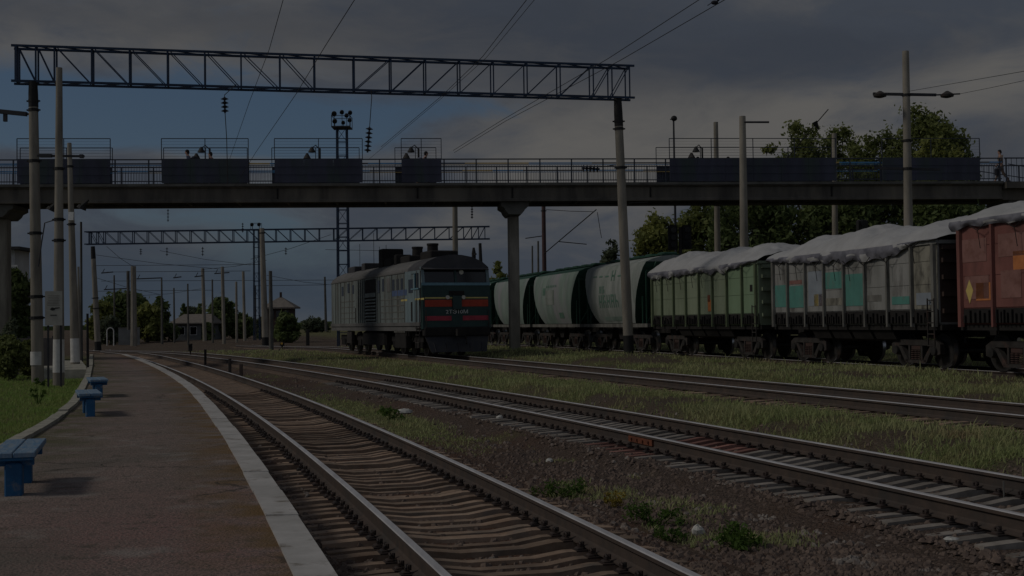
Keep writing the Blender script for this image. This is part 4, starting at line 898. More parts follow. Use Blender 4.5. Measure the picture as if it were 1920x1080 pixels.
# ------------------------------------------------------------------ white sheets over the loads
def tarp(label, Zf, L, ztop, seed, heaps, hemf):
    p0 = wagon_at(Zf, L); nx = 250; S = np.linspace(-1, 1, 73); xs = np.linspace(-.12, L+.06, nx); vs = []; fs = []; mi = []
    for i, x in enumerate(xs):
        hz = np.interp(x/L, [h[0] for h in heaps], [h[1] for h in heaps]); drop = np.interp(x/L, [h[0] for h in hemf], [h[1] for h in hemf])
        for j, s in enumerate(S):
            n1 = mnoise.fractal(Vector((x*.9+seed, s*1.6, seed)), 1, 2, 4); n2 = mnoise.noise(Vector((x*2.6, s*4+seed, 3.3)))-.9*abs(mnoise.noise(Vector((x*4.3+s*3, s*6-x*1.2, seed))))+.35*mnoise.noise(Vector((x*9, s*14, seed*2))); sg = 1 if s > 0 else -1
            if abs(s) < .78:
                a = abs(s)/.78; y = 1.62*a*sg; z = ztop+.03+(1-a**2.2)*(hz+.11*n1)+.05*n2*(1-.5*a)+.09*(1-a**6)
            else:
                q = (abs(s)-.78)/.22; dd = drop*(1+.45*mnoise.noise(Vector((x*1.7+seed, 5.1, sg*3)))); y = sg*(1.62+.05*math.sin(q*3.1)+.045*n2*q+.02*math.sin(x*9+q*5)*q); z = ztop+.03-dd*q
            vs.append((x, y, z))
    m_ = len(S)
    for i in range(nx-1):
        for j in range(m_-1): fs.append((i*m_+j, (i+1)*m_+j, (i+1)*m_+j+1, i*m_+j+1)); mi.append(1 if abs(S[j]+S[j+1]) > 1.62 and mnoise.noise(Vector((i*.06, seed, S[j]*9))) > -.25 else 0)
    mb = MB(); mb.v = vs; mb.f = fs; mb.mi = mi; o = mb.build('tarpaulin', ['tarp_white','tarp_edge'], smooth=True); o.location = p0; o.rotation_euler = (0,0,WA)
    for q in range(1, 9):
        rb = MB(); x = L*q/9+.2*math.sin(q*5); dr = float(np.interp(x/L, [h[0] for h in hemf], [h[1] for h in hemf])); rb.tube([(x-.35,-1.69,ztop-dr*.8),(x,-1.705,ztop-dr-.10),(x+.30,-1.69,ztop-dr*.7)], .012, 5); rb.tube([(x,-1.705,ztop-dr-.10),(x+.03,-1.66,ztop-dr-.55)], .010, 5); rb.build('tie_rope', 'under_black', o)
    return tag(o, label, 'tarpaulin', 'white sheets over the wagon loads')
tarp('lumpy white sheet over the load of the green wagon', 42.75, W1L, 3.45, 1.7, [(-.02,.30),(.03,.62),(.16,.70),(.2,.5),(.3,.62),(.55,.48),(.6,.6),(.7,.45),(.85,.62),(.95,.45),(1.01,.2)], [(0,.30),(.3,.30),(.5,.22),(.62,.33),(.75,.3),(.85,.2),(1,.06)])
tarp('white sheet heaped at the right end over the load of the grey wagon', 32.45, W2L, 3.45, 6.1, [(-.02,.28),(.1,.3),(.17,.68),(.27,.42),(.36,.60),(.52,.62),(.58,.42),(.68,.50),(.78,.30),(.86,.55),(.92,.62),(.98,.35),(1.01,.02)], [(0,.16),(.2,.26),(.4,.34),(.6,.42),(.75,.44),(.83,.24),(.9,.05),(1,.03)])
tarp('white sheet over the load of the rust red wagon', 31.65-W3L*.9677, W3L, 3.85, 3.4, [(-.02,.0),(.03,.10),(.07,.34),(.12,.38),(.155,.18),(.2,.3),(.3,.4),(1,.3)], [(0,.26),(.08,.20),(.2,.24),(1,.2)])
# ------------------------------------------------------------------ grain hoppers
def hopper(label, Zf, side, marks):
    L = 8.55; t = thing('hopper_wagon', wagon_at(Zf, L), label, 'hopper wagon', 'grain hopper wagons behind the locomotive', rz=WA)
    zz = [1.30,1.6,1.95,2.35,2.75,3.15,3.5,3.8,4.02]; hw = [1.22,1.36,1.46,1.53,1.55,1.53,1.48,1.40,1.28]; ei = [1.75,1.45,1.15,.90,.70,.50,.34,.22,.16]
    mb = MB(); vs = []
    for z, w, e in zip(zz, hw, ei):
        for k in range(9): vs.append((e+(L-2*e)*k/8, -w, z))
    fs = [(i*9+k, i*9+k+1, (i+1)*9+k+1, (i+1)*9+k) for i in range(8) for k in range(8)]
    mb.add(vs, fs); mb.build('side_wall', side, t, smooth=True); mb = MB(); mb.add([(x,-y,z) for x,y,z in vs], [f[::-1] for f in fs]); mb.build('side_wall', side, t, smooth=True)
    for end in (0, 1):
        vs = []; mb = MB()
        for z, w, e in zip(zz, hw, ei): x = e if end == 0 else L-e; vs += [(x,-w,z),(x,w,z)]
        mb.add(vs, [(i*2,i*2+1,i*2+3,i*2+2) for i in range(8)])
        for q in (-.9,-.3,.3,.9): 
            pts = [((e if end == 0 else L-e)+(-.07 if end == 0 else .07), q*min(1,w/1.4), z) for z,w,e in zip(zz,hw,ei)]; mb.tube(pts, .05, 5)
        mb.build('sloping_end', 'hopper_green', t)
    mb = MB(); mb.prism([(-1.285,4.02),(-.95,4.16),(-.5,4.27),(0,4.31),(.5,4.27),(.95,4.16),(1.285,4.02)], 'x', .14, L-.14); mb.build('roof', 'hopper_green' if side == 'hopper_mint' else 'hopper_pale', t)
    mb = MB(); mb.box(.4,L-.4,-.42,.42,4.33,4.37)
    for q in range(5): mb.bbox(.9+q*1.6,1.7+q*1.6,-.35,.35,4.371,4.46,.05)
    for q in range(12): mb.box(.45+q*.68,.5+q*.68,-.4,.4,4.29,4.33)
    mb.build('roof_walkway', 'hopper_green', t)
    mb = MB(); mb.box(-.25,L+.25,-1.42,-1.26,1.12,1.28); mb.box(-.25,L+.25,1.26,1.42,1.12,1.28); mb.box(-.25,-.1,-1.26,1.26,1.12,1.28); mb.box(L+.1,L+.25,-1.26,1.26,1.12,1.28); mb.build('sill', 'post_grey', t)
    mb = MB(); mb.box(-.2,L+.2,-.3,.3,.85,1.11)
    for q in (.3,.5,.7): mb.prism([(L*q-.7,1.3),(L*q+.7,1.3),(L*q+.25,.55),(L*q-.25,.55)], 'y', -1.0, 1.0)
    mb.build('discharge_chute', 'under_black', t)
    for x in (L-.6, .6): mb = MB(); mb.bar((x,-1.30,1.28),(x,-1.30,2.5),.06); mb.build('stanchion', 'hopper_green', t)
    for x in (.12,L-.12): mb = MB(); mb.bar((x,-1.30,1.28),(x,-1.30,3.6),.06); mb.bar((x,-1.3,3.6),(x,1.3,3.6),.06); mb.bar((x,1.3,1.28),(x,1.3,3.6),.06); mb.bar((x,-1.3,1.3),(x,.2,3.6),.05); mb.build('end_ladder', 'hopper_green', t)
    for (x0,x1,z0,z1,mt) in marks:
        mb = MB(); n = 6; vs = []
        for k in range(n+1):
            z = z0+(z1-z0)*k/n; w = float(np.interp(z, zz, hw))+.012; vs += [(x0,-w,z),(x1,-w,z)]
        mb.add(vs, [(k*2,k*2+1,k*2+3,k*2+2) for k in range(n)]); mb.build('painted_mark', mt, t)
    for x in (1.35, L-1.35): make_bogie(t, x)
    coupler(t, L+.25, 1); coupler(t, -.25, -1)
def lett(x, z, h, n, w=.42, g=.58):
    o = []
    for k in range(n):
        a = x+k*g; o += [(a,a+.11,z,z+h,'letter_green'),(a+w-.11,a+w,z,z+h*(.5 if k % 3 == 1 else 1),'letter_green'),(a+.11,a+w-.11,z+h*.42,z+h*.58,'letter_green')]
        if k % 2: o.append((a+.11,a+w-.11,z+h*.85,z+h,'letter_green'))
    return o
hopper('cream grain hopper with faded green lettering, next to the green wagon', 53.8, 'hopper_pale', lett(2.6,2.05,.62,5)+lett(2.7,2.75,.34,2,.3,.45)+lett(4.3,3.3,.5,1,.5)+[(2.9,6.0,1.42,1.62,'hopper_mint')]+[(1.6+.9*q,2.1+.9*q,3.55-.02*q,3.62-.02*q,'letter_green') for q in range(5)])
hopper('pale green grain hopper between the middle pier and the cream hopper', 63.15, 'hopper_mint', [(3.0,4.6,2.35,3.15,'hopper_pale'),(5.2,6.0,1.6,1.9,'letter_green'),(2.4,2.9,2.9,3.3,'letter_green')]+[(3.0+.35*q,3.2+.35*q,3.3,3.42,'letter_green') for q in range(6)])
hopper('pale green grain hopper half hidden by the bridge pier and the locomotive', 72.5, 'hopper_mint', ())
hopper('pale green grain hopper hidden behind the locomotive', 81.9, 'hopper_mint', ())
# ------------------------------------------------------------------ locomotive (x = 0 at the front, body runs back to -LB)
LF = Vector((-2.42, 53.2, .27)); LD = Vector((.358, -.934, 0)).normalized(); LA = math.atan2(LD.y, LD.x); LB = 17.6; HW = 1.56
lo = thing('diesel_locomotive', LF, 'old grey sided diesel locomotive with dark green front and red and yellow stripes', 'locomotive', rz=LA)
def ls(px):                          # distance back from the front of an image column on the near side
    o = LF+Vector((LD.y,-LD.x,0))*HW; a = ray(px, 560); k = (o.x*LD.y-o.y*LD.x)/(a.x*LD.y-a.y*LD.x); return (Vector((a.x*k,a.y*k,0))-Vector((o.x,o.y,0))).dot(LD)
ZS, ZE, ZR = 1.36, 3.76, 4.42
roofp = [(-HW,ZE),(-HW+.05,ZE+.14),(-1.25,ZE+.36),(-.8,ZE+.56),(-.3,ZR-.01),(0,ZR),(.3,ZR-.01),(.8,ZE+.56),(1.25,ZE+.36),(HW-.05,ZE+.14),(HW,ZE)]
CAB = -2.6
mb = MB(); mb.prism([(-HW,ZS),(-HW,ZE),(HW,ZE),(HW,ZS)], 'x', -LB, CAB); mb.build('body', 'loco_side', lo)
mb = MB(); mb.prism(roofp, 'x', -LB, CAB+.4); mb.build('roof', 'loco_roof', lo)
# cab: side walls with window, slightly raked front
fx = lambda z: .10-.10*max(0, (z-1.3)/1.9) if z < 3.15 else -(z-3.15)*.22
cb = MB()
for sd in (-1,1):
    y0, y1 = (HW-.06, HW) if sd > 0 else (-HW, -HW+.06)
    cb.prism([(CAB+.003,ZS),(CAB+.003,ZE),(-1.55,ZE),(-1.55,2.98),(-.42,2.98),(-.18,ZS)], 'y', y0, y1)
    cb.prism([(-.45,2.98),(-.45,ZE),(-.26,ZE),(-.10,2.98)], 'y', y0, y1)
    cb.prism([(-1.55,3.64),(-1.55,ZE),(-.45,ZE),(-.45,3.64)], 'y', y0, y1)
cab = cb.build('cab', 'loco_cab', lo)
for yy in (-HW+.02, HW-.035): mb = MB(); mb.box(-1.54,-.46,yy,yy+.015,2.99,3.63); mb.build('side_window', 'window_glass', cab)
mb = MB(); mb.bar((-1.02,-HW-.005,2.98),(-1.02,-HW-.005,3.64),.05); mb.bar((-1.55,-HW-.01,2.96),(-.42,-HW-.01,2.96),.06); mb.build('window_frame', 'loco_pale_blue', cab)
def front_slab(z0, z1, y0, y1, t0, t1, x_in=-.28):
    mb = MB(); mb.add([(fx(z0)+t1,y0,z0),(fx(z0)+t1,y1,z0),(fx(z1)+t1,y1,z1),(fx(z1)+t1,y0,z1),(fx(z0)+t0,y0,z0),(fx(z0)+t0,y1,z0),(fx(z1)+t0,y1,z1),(fx(z1)+t0,y0,z1)],
      [(0,1,2,3),(7,6,5,4),(0,4,5,1),(1,5,6,2),(2,6,7,3),(3,7,4,0)]); return mb
fr = front_slab(1.20,3.12,-HW+.01,HW-.01,-.3,0).build('front_wall', 'loco_front', cab)
mb = front_slab(3.21,3.86,-HW+.16,HW-.16,-.14,-.05); mb.build('windscreen', 'window_glass', cab)
for y0,y1,z0,z1,mt in ((-HW+.01,-HW+.15,3.205,3.9,'loco_cab'),(HW-.15,HW-.01,3.205,3.9,'loco_cab'),(-.05,.05,3.205,3.9,'loco_front')):
    front_slab(z0,z1,y0,y1,-.16,0).build('window_post', mt, cab)
mb = front_slab(3.08,3.20,-HW,HW,.0,.025); mb.build('waist_rail', 'loco_pale_blue', cab)
mb = MB(); n = len(roofp); vs = [(CAB+.4,y,z+.004) for y,z in roofp]+[(-.12-.0*abs(y),y,z+.004) for y,z in roofp]; mb.add(vs, [tuple(range(n-1,-1,-1)), tuple(range(n,2*n))]+[(i,(i+1)%n,n+(i+1)%n,n+i) for i in range(n)])
mb.add([(-.12,-HW+.02,ZE+.10),(-.12,HW-.02,ZE+.10),(.05,HW-.1,ZE+.02),(.05,-HW+.1,ZE+.02)], [(0,1,2,3)]); mb.build('cab_roof', 'loco_cab_roof', lo)
for (z0,z1,ya,yb,mt) in ((2.51,2.57,.20,1.44,'loco_yellow'),(2.16,2.46,.22,1.44,'loco_red'),(1.56,1.76,.26,1.44,'loco_pink')):
    for sd in (-1,1): front_slab(z0,z1,min(sd*ya,sd*yb),max(sd*ya,sd*yb),.0,.012).build('front_stripe', mt, cab)
front_slab(2.05,2.62,-.2,.2,.0,.10).build('gangway_plate', 'loco_front', cab)
front_slab(2.66,2.84,-.34,.34,0,.05).build('number_plate', 'under_black', cab)
for y in (-.42,.30): 
    mb = MB(); mb.disc((fx(2.56)+.03,y,2.56),(1,0,0),.085,.10,12); mb.build('headlight', 'lamp_white', cab)
mb = MB(); mb.disc((fx(3.66)-.03,.28,3.66),(1,0,-.2),.10,.08,12); mb.build('searchlight', 'lamp_white', cab)
tx = bpy.data.curves.new('number_text', 'FONT'); tx.body = '2ТЭ10М'; tx.size = .22; tx.extrude = .004; tx.align_x = 'CENTER'
to = bpy.data.objects.new('number_text', tx); COL.objects.link(to); to.rotation_euler = (R(90),0,R(90)); to.location = (fx(1.9)+.012,0,1.86)
dg = bpy.context.evaluated_depsgraph_get(); tm = bpy.data.meshes.new_from_object(to.evaluated_get(dg)); tm.materials.clear(); tm.materials.append(MATS['white_paint'])
t2_ = bpy.data.objects.new('number_lettering', tm); COL.objects.link(t2_); t2_.rotation_euler = to.rotation_euler; t2_.location = to.location; t2_.scale = (1.25,1,1); bpy.data.objects.remove(to); t2_.parent = cab
# front underworks
mb = MB(); mb.bbox(-.2,.16,-1.5,1.5,.92,1.28,.04); mb.build('buffer_beam', 'under_black', lo)
coupler(lo, .16, 1)
mb = MB(); mb.add([(.05,-1.45,.92),(.05,1.45,.92),(.35,1.25,.20),(.35,-1.25,.20),(-.05,-1.45,.92),(-.05,1.45,.92),(.25,1.25,.20),(.25,-1.25,.20)], [(0,1,2,3),(7,6,5,4),(0,4,5,1),(1,5,6,2),(2,6,7,3),(3,7,4,0)])
for y in (-1.1,-.55,.0,.55,1.1): mb.bar((.22,y,.6),(.36,y*.95,.22),.05)
mb.build('snow_plough', 'dark_steel', lo)
mb = MB()
for sd in (-1,1):
    mb.tube([(.10,sd*1.42,1.2),(.2,sd*1.42,1.5),(.12,sd*1.42,2.0)], .02, 6); mb.bar((-.25,sd*1.6,.6),(-.25,sd*1.6,2.5),.03); mb.bar((-.75,sd*1.6,.6),(-.75,sd*1.6,2.5),.03)
    for z in (.62,.95,1.25): mb.bar((-.8,sd*1.6,z),(-.2,sd*1.6,z),.10,.03)
mb.build('handrail', 'bogie_grey', lo)
# sides
mb = MB()
for sd in (-1,1): mb.box(-LB-.02,-.19,min(sd*HW,sd*(HW+.05)),max(sd*HW,sd*(HW+.05)),ZS-.02,ZS+.14)
mb.box(-LB-.05,-.2,-HW,HW,1.12,ZS-.021); mb.build('sill', 'loco_roof', lo)
def sidebox(x0,x1,z0,z1,name,mat,d0=.0,d1=.02): mb = MB(); mb.box(min(x0,x1),max(x0,x1),-HW-d1,-HW-d0-.001,z0,z1); return mb.build(name, mat, lo)
lx0, lx1 = ls(686), ls(705)
sidebox(lx0,lx1,ZS+.2,ZE-.1,'louvre_recess','under_black',0,.015)
mb = MB(); z = ZS+.25
while z < ZE-.95: mb.prism([(-HW-.016,z),(-HW-.075,z+.01),(-HW-.075,z+.035),(-HW-.016,z+.09)], 'x', lx0+.03, lx1-.03); z += .165
z = ZE-.72; 
mb.box(lx0+.03,lx1-.03,-HW-.06,-HW-.016,ZE-.98,ZE-.78); mb.build('louvre_slat_bank', 'loco_side', lo)
rx0, rx1 = ls(672), ls(685); mb = MB(); k = 0
while rx0+k*.42 < rx1: mb.box(rx0+k*.42,rx0+k*.42+.10,-HW-.06,-HW-.001,ZS+.15,ZE-.05); k += 1
mb.build('body_rib', 'loco_side', lo)
mb = MB()
k = 0
while rx0+k*.42 < rx1: mb.box(rx0+k*.42+.14,rx0+k*.42+.36,-HW-.008,-HW-.001,ZS+.3,ZE-.15); k += 1
mb.build('grille', 'under_black', lo)
for px0,px1,za,zb_ in ((641,644.5,3.0,3.5),(652,656,3.12,3.62),(661,664,3.05,3.5),(707.5,712,2.95,3.55),(717,720.5,3.0,3.6),(736,740,3.0,3.5),(744,748,3.0,3.5),(752,756,3.0,3.5)):
    sidebox(ls(px0),ls(px1),za,zb_,'small_window','window_glass',0,.012)
f = sidebox(ls(726),ls(732),2.95,3.6,'vent_door','loco_roof',0,.02)
f = sidebox(ls(764),ls(778),1.5,3.6,'side_door','loco_cab',0,.018)
q = MB(); q.box(ls(767),ls(775),-HW-.028,-HW-.0185,2.8,3.4); q.build('door_window', 'window_glass', f)
sidebox(ls(666),ls(667.5),1.55,2.3,'access_hatch','under_black',0,.012); sidebox(ls(771.5),ls(774),1.55,2.4,'hand_hold','under_black',.02,.035)
sidebox(ls(735),ls(763),2.72,2.98,'blue_band','loco_blue',0,.006); sidebox(ls(752),ls(795),2.46,2.54,'yellow_band','loco_yellow',0,.004)
for px in (629,634,639,646,655,668,708,713,722,735,746,758,782,789): mb = MB(); mb.box(ls(px)-.02,ls(px)+.02,-HW-.018,-HW-.001,ZS+.14,ZE-.03); mb.build('panel_seam', 'bogie_grey' if px % 2 else 'post_grey', lo)
for z in (1.75,2.05,2.35,2.65):
    for a0,a1,dz in ((640,665,0),(714,757,-.08)): mb = MB(); mb.box(ls(a0),ls(a1),-HW-.014,-HW-.001,z+dz,z+dz+.03); mb.build('panel_rib', 'post_grey', lo)
mb = MB(); mb.box(-LB,CAB,-HW-.03,-HW+.0,ZE-.03,ZE+.03); mb.box(-LB,CAB,HW,HW+.03,ZE-.03,ZE+.03); mb.build('gutter', 'loco_roof', lo)
# rear bellows and roof gear
mb = MB(); mb.box(-LB-.5,-LB-.001,-.9,.9,1.3,3.7); mb.build('gangway_bellows', 'under_black', lo)
def roofbox(px, wpx, y0, y1, h, nm='roof_vent', mat='under_black', zr=ZE+.3):
    a = ls(px); s = wpx/2/40.; mb = MB(); mb.bbox(a-s,a+s,y0,y1,zr,zr+h,.04); mb.build(nm, mat, lo)
for px,w,y0,y1,h in ((637,36,-.9,.9,.55),(658,16,-.9,.9,.62)): roofbox(px,w*1.6,y0,y1,h,'fan_housing','loco_cab_roof')
roofbox(690,30,-.9,.2,1.15); roofbox(716,14,-.9,-.1,.72); roofbox(702,46,-.9,.9,.60); roofbox(730,60,-.8,.9,.58)
for px in (748,776):
    a = ls(px); mb = MB(); mb.tube([(a-1.2,-.3,ZE+.4),(a-1.2,-.3,ZE+1.28)], [.27,.24], 14); mb.tube([(a-1.2,-.3,ZE+1.2),(a-1.2,-.3,ZE+1.29)], .27, 14); mb.build('exhaust_stack', 'under_black', lo, smooth=True)
a = -1.9; mb = MB(); mb.bbox(a-1.0,a+.6,-.75,.55,ZR-.1,ZR+.26,.05); mb.build('roof_hood', 'under_black', lo)
mb = MB(); mb.tube([(-.5,1.0,ZE+.4),(-.5,1.0,ZE+.75),(-.5,1.0,ZE+1.0)], [.09,.10,.05], 8); mb.bar((-.6,1.0,ZE+.7),(-.2,1.0,ZE+.7),.06); mb.build('horn', 'under_black', lo)
for px in (643,668,678,690): mb = MB(); mb.bar((ls(px),-.6,ZR-.1),(ls(px),-.6,ZR+1.0+.4*(px % 3)),.02); mb.build('aerial', 'black_iron', lo)
# bogies, tank
def loco_bogie(x):
    e = bpy.data.objects.new('bogie', None); COL.objects.link(e); e.parent = lo; e.location = (x,0,0); mb = MB()
    for sd in (-1,1):
        y0,y1 = (1.05,1.2) if sd > 0 else (-1.2,-1.05); mb.box(-2.6,2.6,y0,y1,.62,.88)
        for a in (-1.85,0,1.85): mb.box(a-.2,a+.2,y0-.03,y1+.03,.36,.70); mb.tube([(a-.42,(y0+y1)/2,.34),(a-.42,(y0+y1)/2,.64)],.12,10); mb.tube([(a+.42,(y0+y1)/2,.34),(a+.42,(y0+y1)/2,.64)],.12,10)
        for a in (-.9,.9): mb.bar((a-.4,sd*1.22,.3),(a+.3,sd*1.22,.9),.06)
    mb.build('bogie_frame', 'under_black', e)
    for a in (-1.85,0,1.85):
        mb = MB()
        for sd in (-1,1): w = wheel_mb(.525, sd*.795, sd); mb.add([(p[0]+a,p[1],p[2]+.525) for p in w.v], w.f)
        mb.tube([(a,-1.1,.525),(a,1.1,.525)], .1, 10); mb.build('wheelset', 'wheel_steel', e, smooth=True)
loco_bogie(-3.6); loco_bogie(-LB+3.4)
mb = MB(); mb.bbox(-11.2,-6.8,-1.4,1.4,.42,1.11,.12); mb.build('fuel_tank', 'under_black', lo)
a = ls(748); mb = MB(); mb.bbox(a-.9,a+.9,-1.52,-1.25,.35,1.05,.03); mb.build('battery_box', 'under_black', lo); mb = MB(); mb.box(a-.9,a+.9,-1.56,-1.24,1.052,1.10); mb.build('box_lid', 'post_grey', lo)
a = ls(652); mb = MB(); mb.bbox(a-.5,a+.5,-1.5,-1.3,.45,1.1,.03); mb.build('sand_box', 'bogie_grey', lo)
mb = MB()
for px in (756,760,764): mb.bar((ls(px),-1.5,.9),(ls(px),-1.5,1.12),.04)
mb.build('pipe_row', 'bogie_grey', lo)
# ------------------------------------------------------------------ trees
def leafcloud(name, clumps, n, size, mat, parent, off, flat=.8, seed=0):
    r = np.random.default_rng(seed); C = np.array([c[:3] for c in clumps], float); S = np.array([c[3] for c in clumps], float)
    w = S**1.8; k = r.choice(len(C), n, p=w/w.sum()); d = r.normal(size=(n,3))
    c = C[k]+d*(S[k]*.5)[:,None]*np.array([1,1,flat])
    nn = r.normal(size=(n,3))+d*.5; nn /= np.linalg.norm(nn,axis=1)[:,None]
    t = np.cross(nn, r.normal(size=(n,3))); t /= np.linalg.norm(t,axis=1)[:,None]+1e-9; bt = np.cross(nn, t)
    s = size*(.5+.9*r.random(n))[:,None]
    V = np.stack([c-t*s, c-bt*s*.5, c+t*s, c+bt*s*.5], 1)-np.array(off); V = V.reshape(-1,3)
    me = bpy.data.meshes.new(name); me.from_pydata(V.tolist(), [], np.arange(4*n).reshape(n,4).tolist()); me.materials.append(MATS[mat])
    o = bpy.data.objects.new(name, me); COL.objects.link(o); o.parent = parent; return o
def tree(label, px, ytop, ybot, wpx, Z, mat='leaf_mid', n=5000, leaf=.22, ncl=26, trunk=.3, seed=1, group='trees behind the yard', name='tree', low=.25, spread=1., open_=0., cat='tree'):
    base = P(px, ybot, Z); base.z = gz(base); top = P(px, ytop, Z); H = top.z-base.z; W_ = wpx*Z/F/2
    t = thing(name, base, label, cat, group); r = random.Random(seed); cl = []
    limbs = MB(); ht = H*low
    limbs.tube([base-Vector((0,0,.4)), base+Vector((0,0,ht*.6)), base+Vector((r.uniform(-.2,.2),0,ht)), base+Vector((r.uniform(-.3,.3),0,H*.72))], [trunk, trunk*.8, trunk*.65, trunk*.2], 8)
    zc = H*(low*.8+1)/2; rz_ = H*(1-low*.8)/2; nc = int(ncl*(3.4-1.0*open_)); lobes = [(r.uniform(0,6.28), r.uniform(-.6,.9), r.uniform(.75,1.08)) for _ in range(7)]
    i = 0
    while len(cl) < nc:
        zq = r.uniform(-1,1); aq = r.uniform(0,6.28); hq = math.sqrt(max(0,1-abs(zq)**2.6)); d = Vector((math.cos(aq)*hq, math.sin(aq)*hq, zq)); rad = r.random()**.45; rad = 1 if abs(zq) > .7 and r.random() < .5 else rad
        m_ = .84
        for (la, lz, ls_) in lobes:
            m_ = max(m_, ls_*max(0, d.dot(Vector((math.cos(la)*math.cos(lz), math.sin(la)*math.cos(lz), math.sin(lz)))))**2.5)
        if mnoise.noise(d*2.3+Vector((seed*3.1,0,0)))*.8 > .55-.5*open_ and rad > .55: continue
        s = (W_*W_*rz_)**(1/3)*r.uniform(.17,.30)*(1-.35*open_); rr = rad*m_*.92
        c = base+Vector((d.x*W_*rr, d.y*W_*rr, zc+d.z*rz_*m_*.92)); cl.append((c.x,c.y,c.z,s)); i += 1
        if i % 4 == 0:
            st = base+Vector((0,0,min(ht+(c.z-base.z-ht)*.35, H*.7))); limbs.tube([st, st.lerp(c,.5)+Vector((r.uniform(-.3,.3),0,.3)), c], [trunk*.3, trunk*.17, trunk*.05], 5)
    for q in range(3): cl.append((base.x+r.uniform(-.3,.3)*W_, base.y, top.z-W_*r.uniform(.08,.4), W_*.22))
    limbs.build('trunk', 'bark', t, off=base, smooth=True)
    leafcloud('crown', cl, int(n*1.9), leaf*.9, mat, t, base, flat=.95, seed=seed); return t
# right bank, behind the wagons
for i, a in enumerate((
 ('airy tall tree behind the tallest pole, its crown the highest of all', 1745,198,640,190,84,'leaf_mid',8500,.18,34,.35,11,.30,1.,.55),
 ('airy tree left of the tallest pole, crown showing over the railing', 1655,243,640,170,86,'leaf_mid',6500,.18,28,.3,12,.35,1.,.5),
 ('ragged tree behind the slanting cable', 1520,226,640,150,84,'leaf_mid',6200,.17,26,.28,13,.30,1.,.75),
 ('ragged thin tree between slanting cable and pole among crowns', 1592,236,640,135,88,'leaf_mid',5600,.17,24,.28,14,.3,1.,.9),
 ('small light crown tip over the long screen', 1452,268,640,70,86,'leaf_yellow',2000,.19,10,.2,15,.45,1.,.3),
 ('lighter green crown lower right behind the tallest pole', 1762,258,640,120,80,'leaf_yellow',5200,.2,18,.3,16,.4,1.,.1),
 ('rightmost thin crown past the end of the long screen', 1815,285,640,90,84,'leaf_mid',2300,.16,16,.25,17,.35,1.,.9),
 ('broad dark tree below the girder behind the grey wagon', 1590,340,640,210,78,'leaf_dark',9000,.22,34,.35,18,.12,1.,.1),
 ('broad dark tree below the girder at the right, behind the red wagon', 1790,350,640,230,76,'leaf_dark',10000,.22,36,.35,19,.1,1.,.05),
 ('broad dark tree below the girder around the two concrete poles', 1420,352,640,220,80,'leaf_dark',9000,.22,36,.35,20,.1,1.,.1),
 ('green shrubby tree right of the gantry pole above the hopper roofs', 1232,402,640,110,82,'leaf_yellow',4800,.19,24,.25,21,.15,1.,.25),
 ('dark leafy tree behind the twin signal heads', 1318,380,640,110,84,'leaf_mid',5000,.2,26,.25,22,.15,1.,.2),
 ('low bush peeping over the cream hopper roof', 1150,452,640,48,86,'leaf_grey',1300,.18,12,.2,23,.3,1.,.2),
 ('small yellow green treetop between the locomotive and the middle pier', 935,490,640,40,110,'leaf_yellow',900,.22,10,.2,24,.3,1.,.2),
 ('dark tree at the far right edge behind the red wagon sheet', 1915,372,640,120,74,'leaf_dark',4500,.22,20,.3,25,.15,1.,.1))):
    tree(*a[:10], trunk=a[10], seed=a[11], low=a[12], spread=a[13], open_=a[14], group='trees on the right bank behind the wagons')
# far left trees
for i, a in enumerate((
 ('large rounded dark tree far left behind the thick insulator pole', 232,550,642,105,185,'leaf_dark',4200,.42,30,.5,31,.05),
 ('yellow green tree at the far left beside the twin gantry poles', 190,566,642,60,175,'leaf_yellow',1900,.4,16,.4,32,.05),
 ('yellow green tree right of the thick insulator pole', 276,572,642,70,180,'leaf_yellow',2000,.42,18,.4,33,.05),
 ('greyish bush in front of the large far left tree', 208,596,643,52,165,'leaf_grey',1600,.36,14,.3,34,.03),
 ('dark twin topped conifer left of the grey house', 302,557,641,34,200,'leaf_dark',1900,.4,14,.4,35,.03),
 ('small dark conifer over the left of the house roof', 344,570,636,14,230,'leaf_dark',500,.4,8,.3,36,.2),
 ('small dark conifer over the right of the house roof', 376,570,636,14,230,'leaf_dark',500,.4,8,.3,37,.2),
 ('rounded dark green tree right of the grey house', 418,558,640,66,200,'leaf_dark',2600,.42,20,.4,38,.05),
 ('low dark hedge tree right of the rounded tree', 452,590,638,60,200,'leaf_dark',1700,.42,16,.3,39,.03),
 ('dark ivy like bush wrapping the foot of the signal box', 536,587,636,50,144,'leaf_dark',3000,.30,20,.25,40,.02),
 ('pale far treetop line left of the locomotive on the horizon', 590,597,612,60,330,'leaf_grey',1500,.5,20,.3,44,.02),  # this and the next two: grey leaf colour imitates distance haze
 ('low far tree between the rounded tree and the signal box', 470,598,634,44,260,'leaf_grey',1300,.45,16,.3,45,.02),
 ('tall pale poplar like tree behind the grey house', 358,574,636,40,260,'leaf_grey',1300,.45,16,.3,46,.05),
 ('wide low hedge at the far end, right of the garden fence', 290,606,642,46,196,'leaf_mid',1300,.4,16,.3,47,.02),
 ('brownish bush beside the far poles', 492,596,636,36,190,'leaf_grey',900,.4,10,.25,41,.03),
 ('dark shrub in front of the grey house door', 392,606,640,26,186,'leaf_dark',700,.35,10,.2,42,.03),
 ('dark shrub left of the grey house', 318,606,641,40,186,'leaf_dark',900,.36,12,.2,43,.03))):
    tree(*a[:10], trunk=a[10], seed=a[11], low=a[12], group='trees at the far end of the yard')
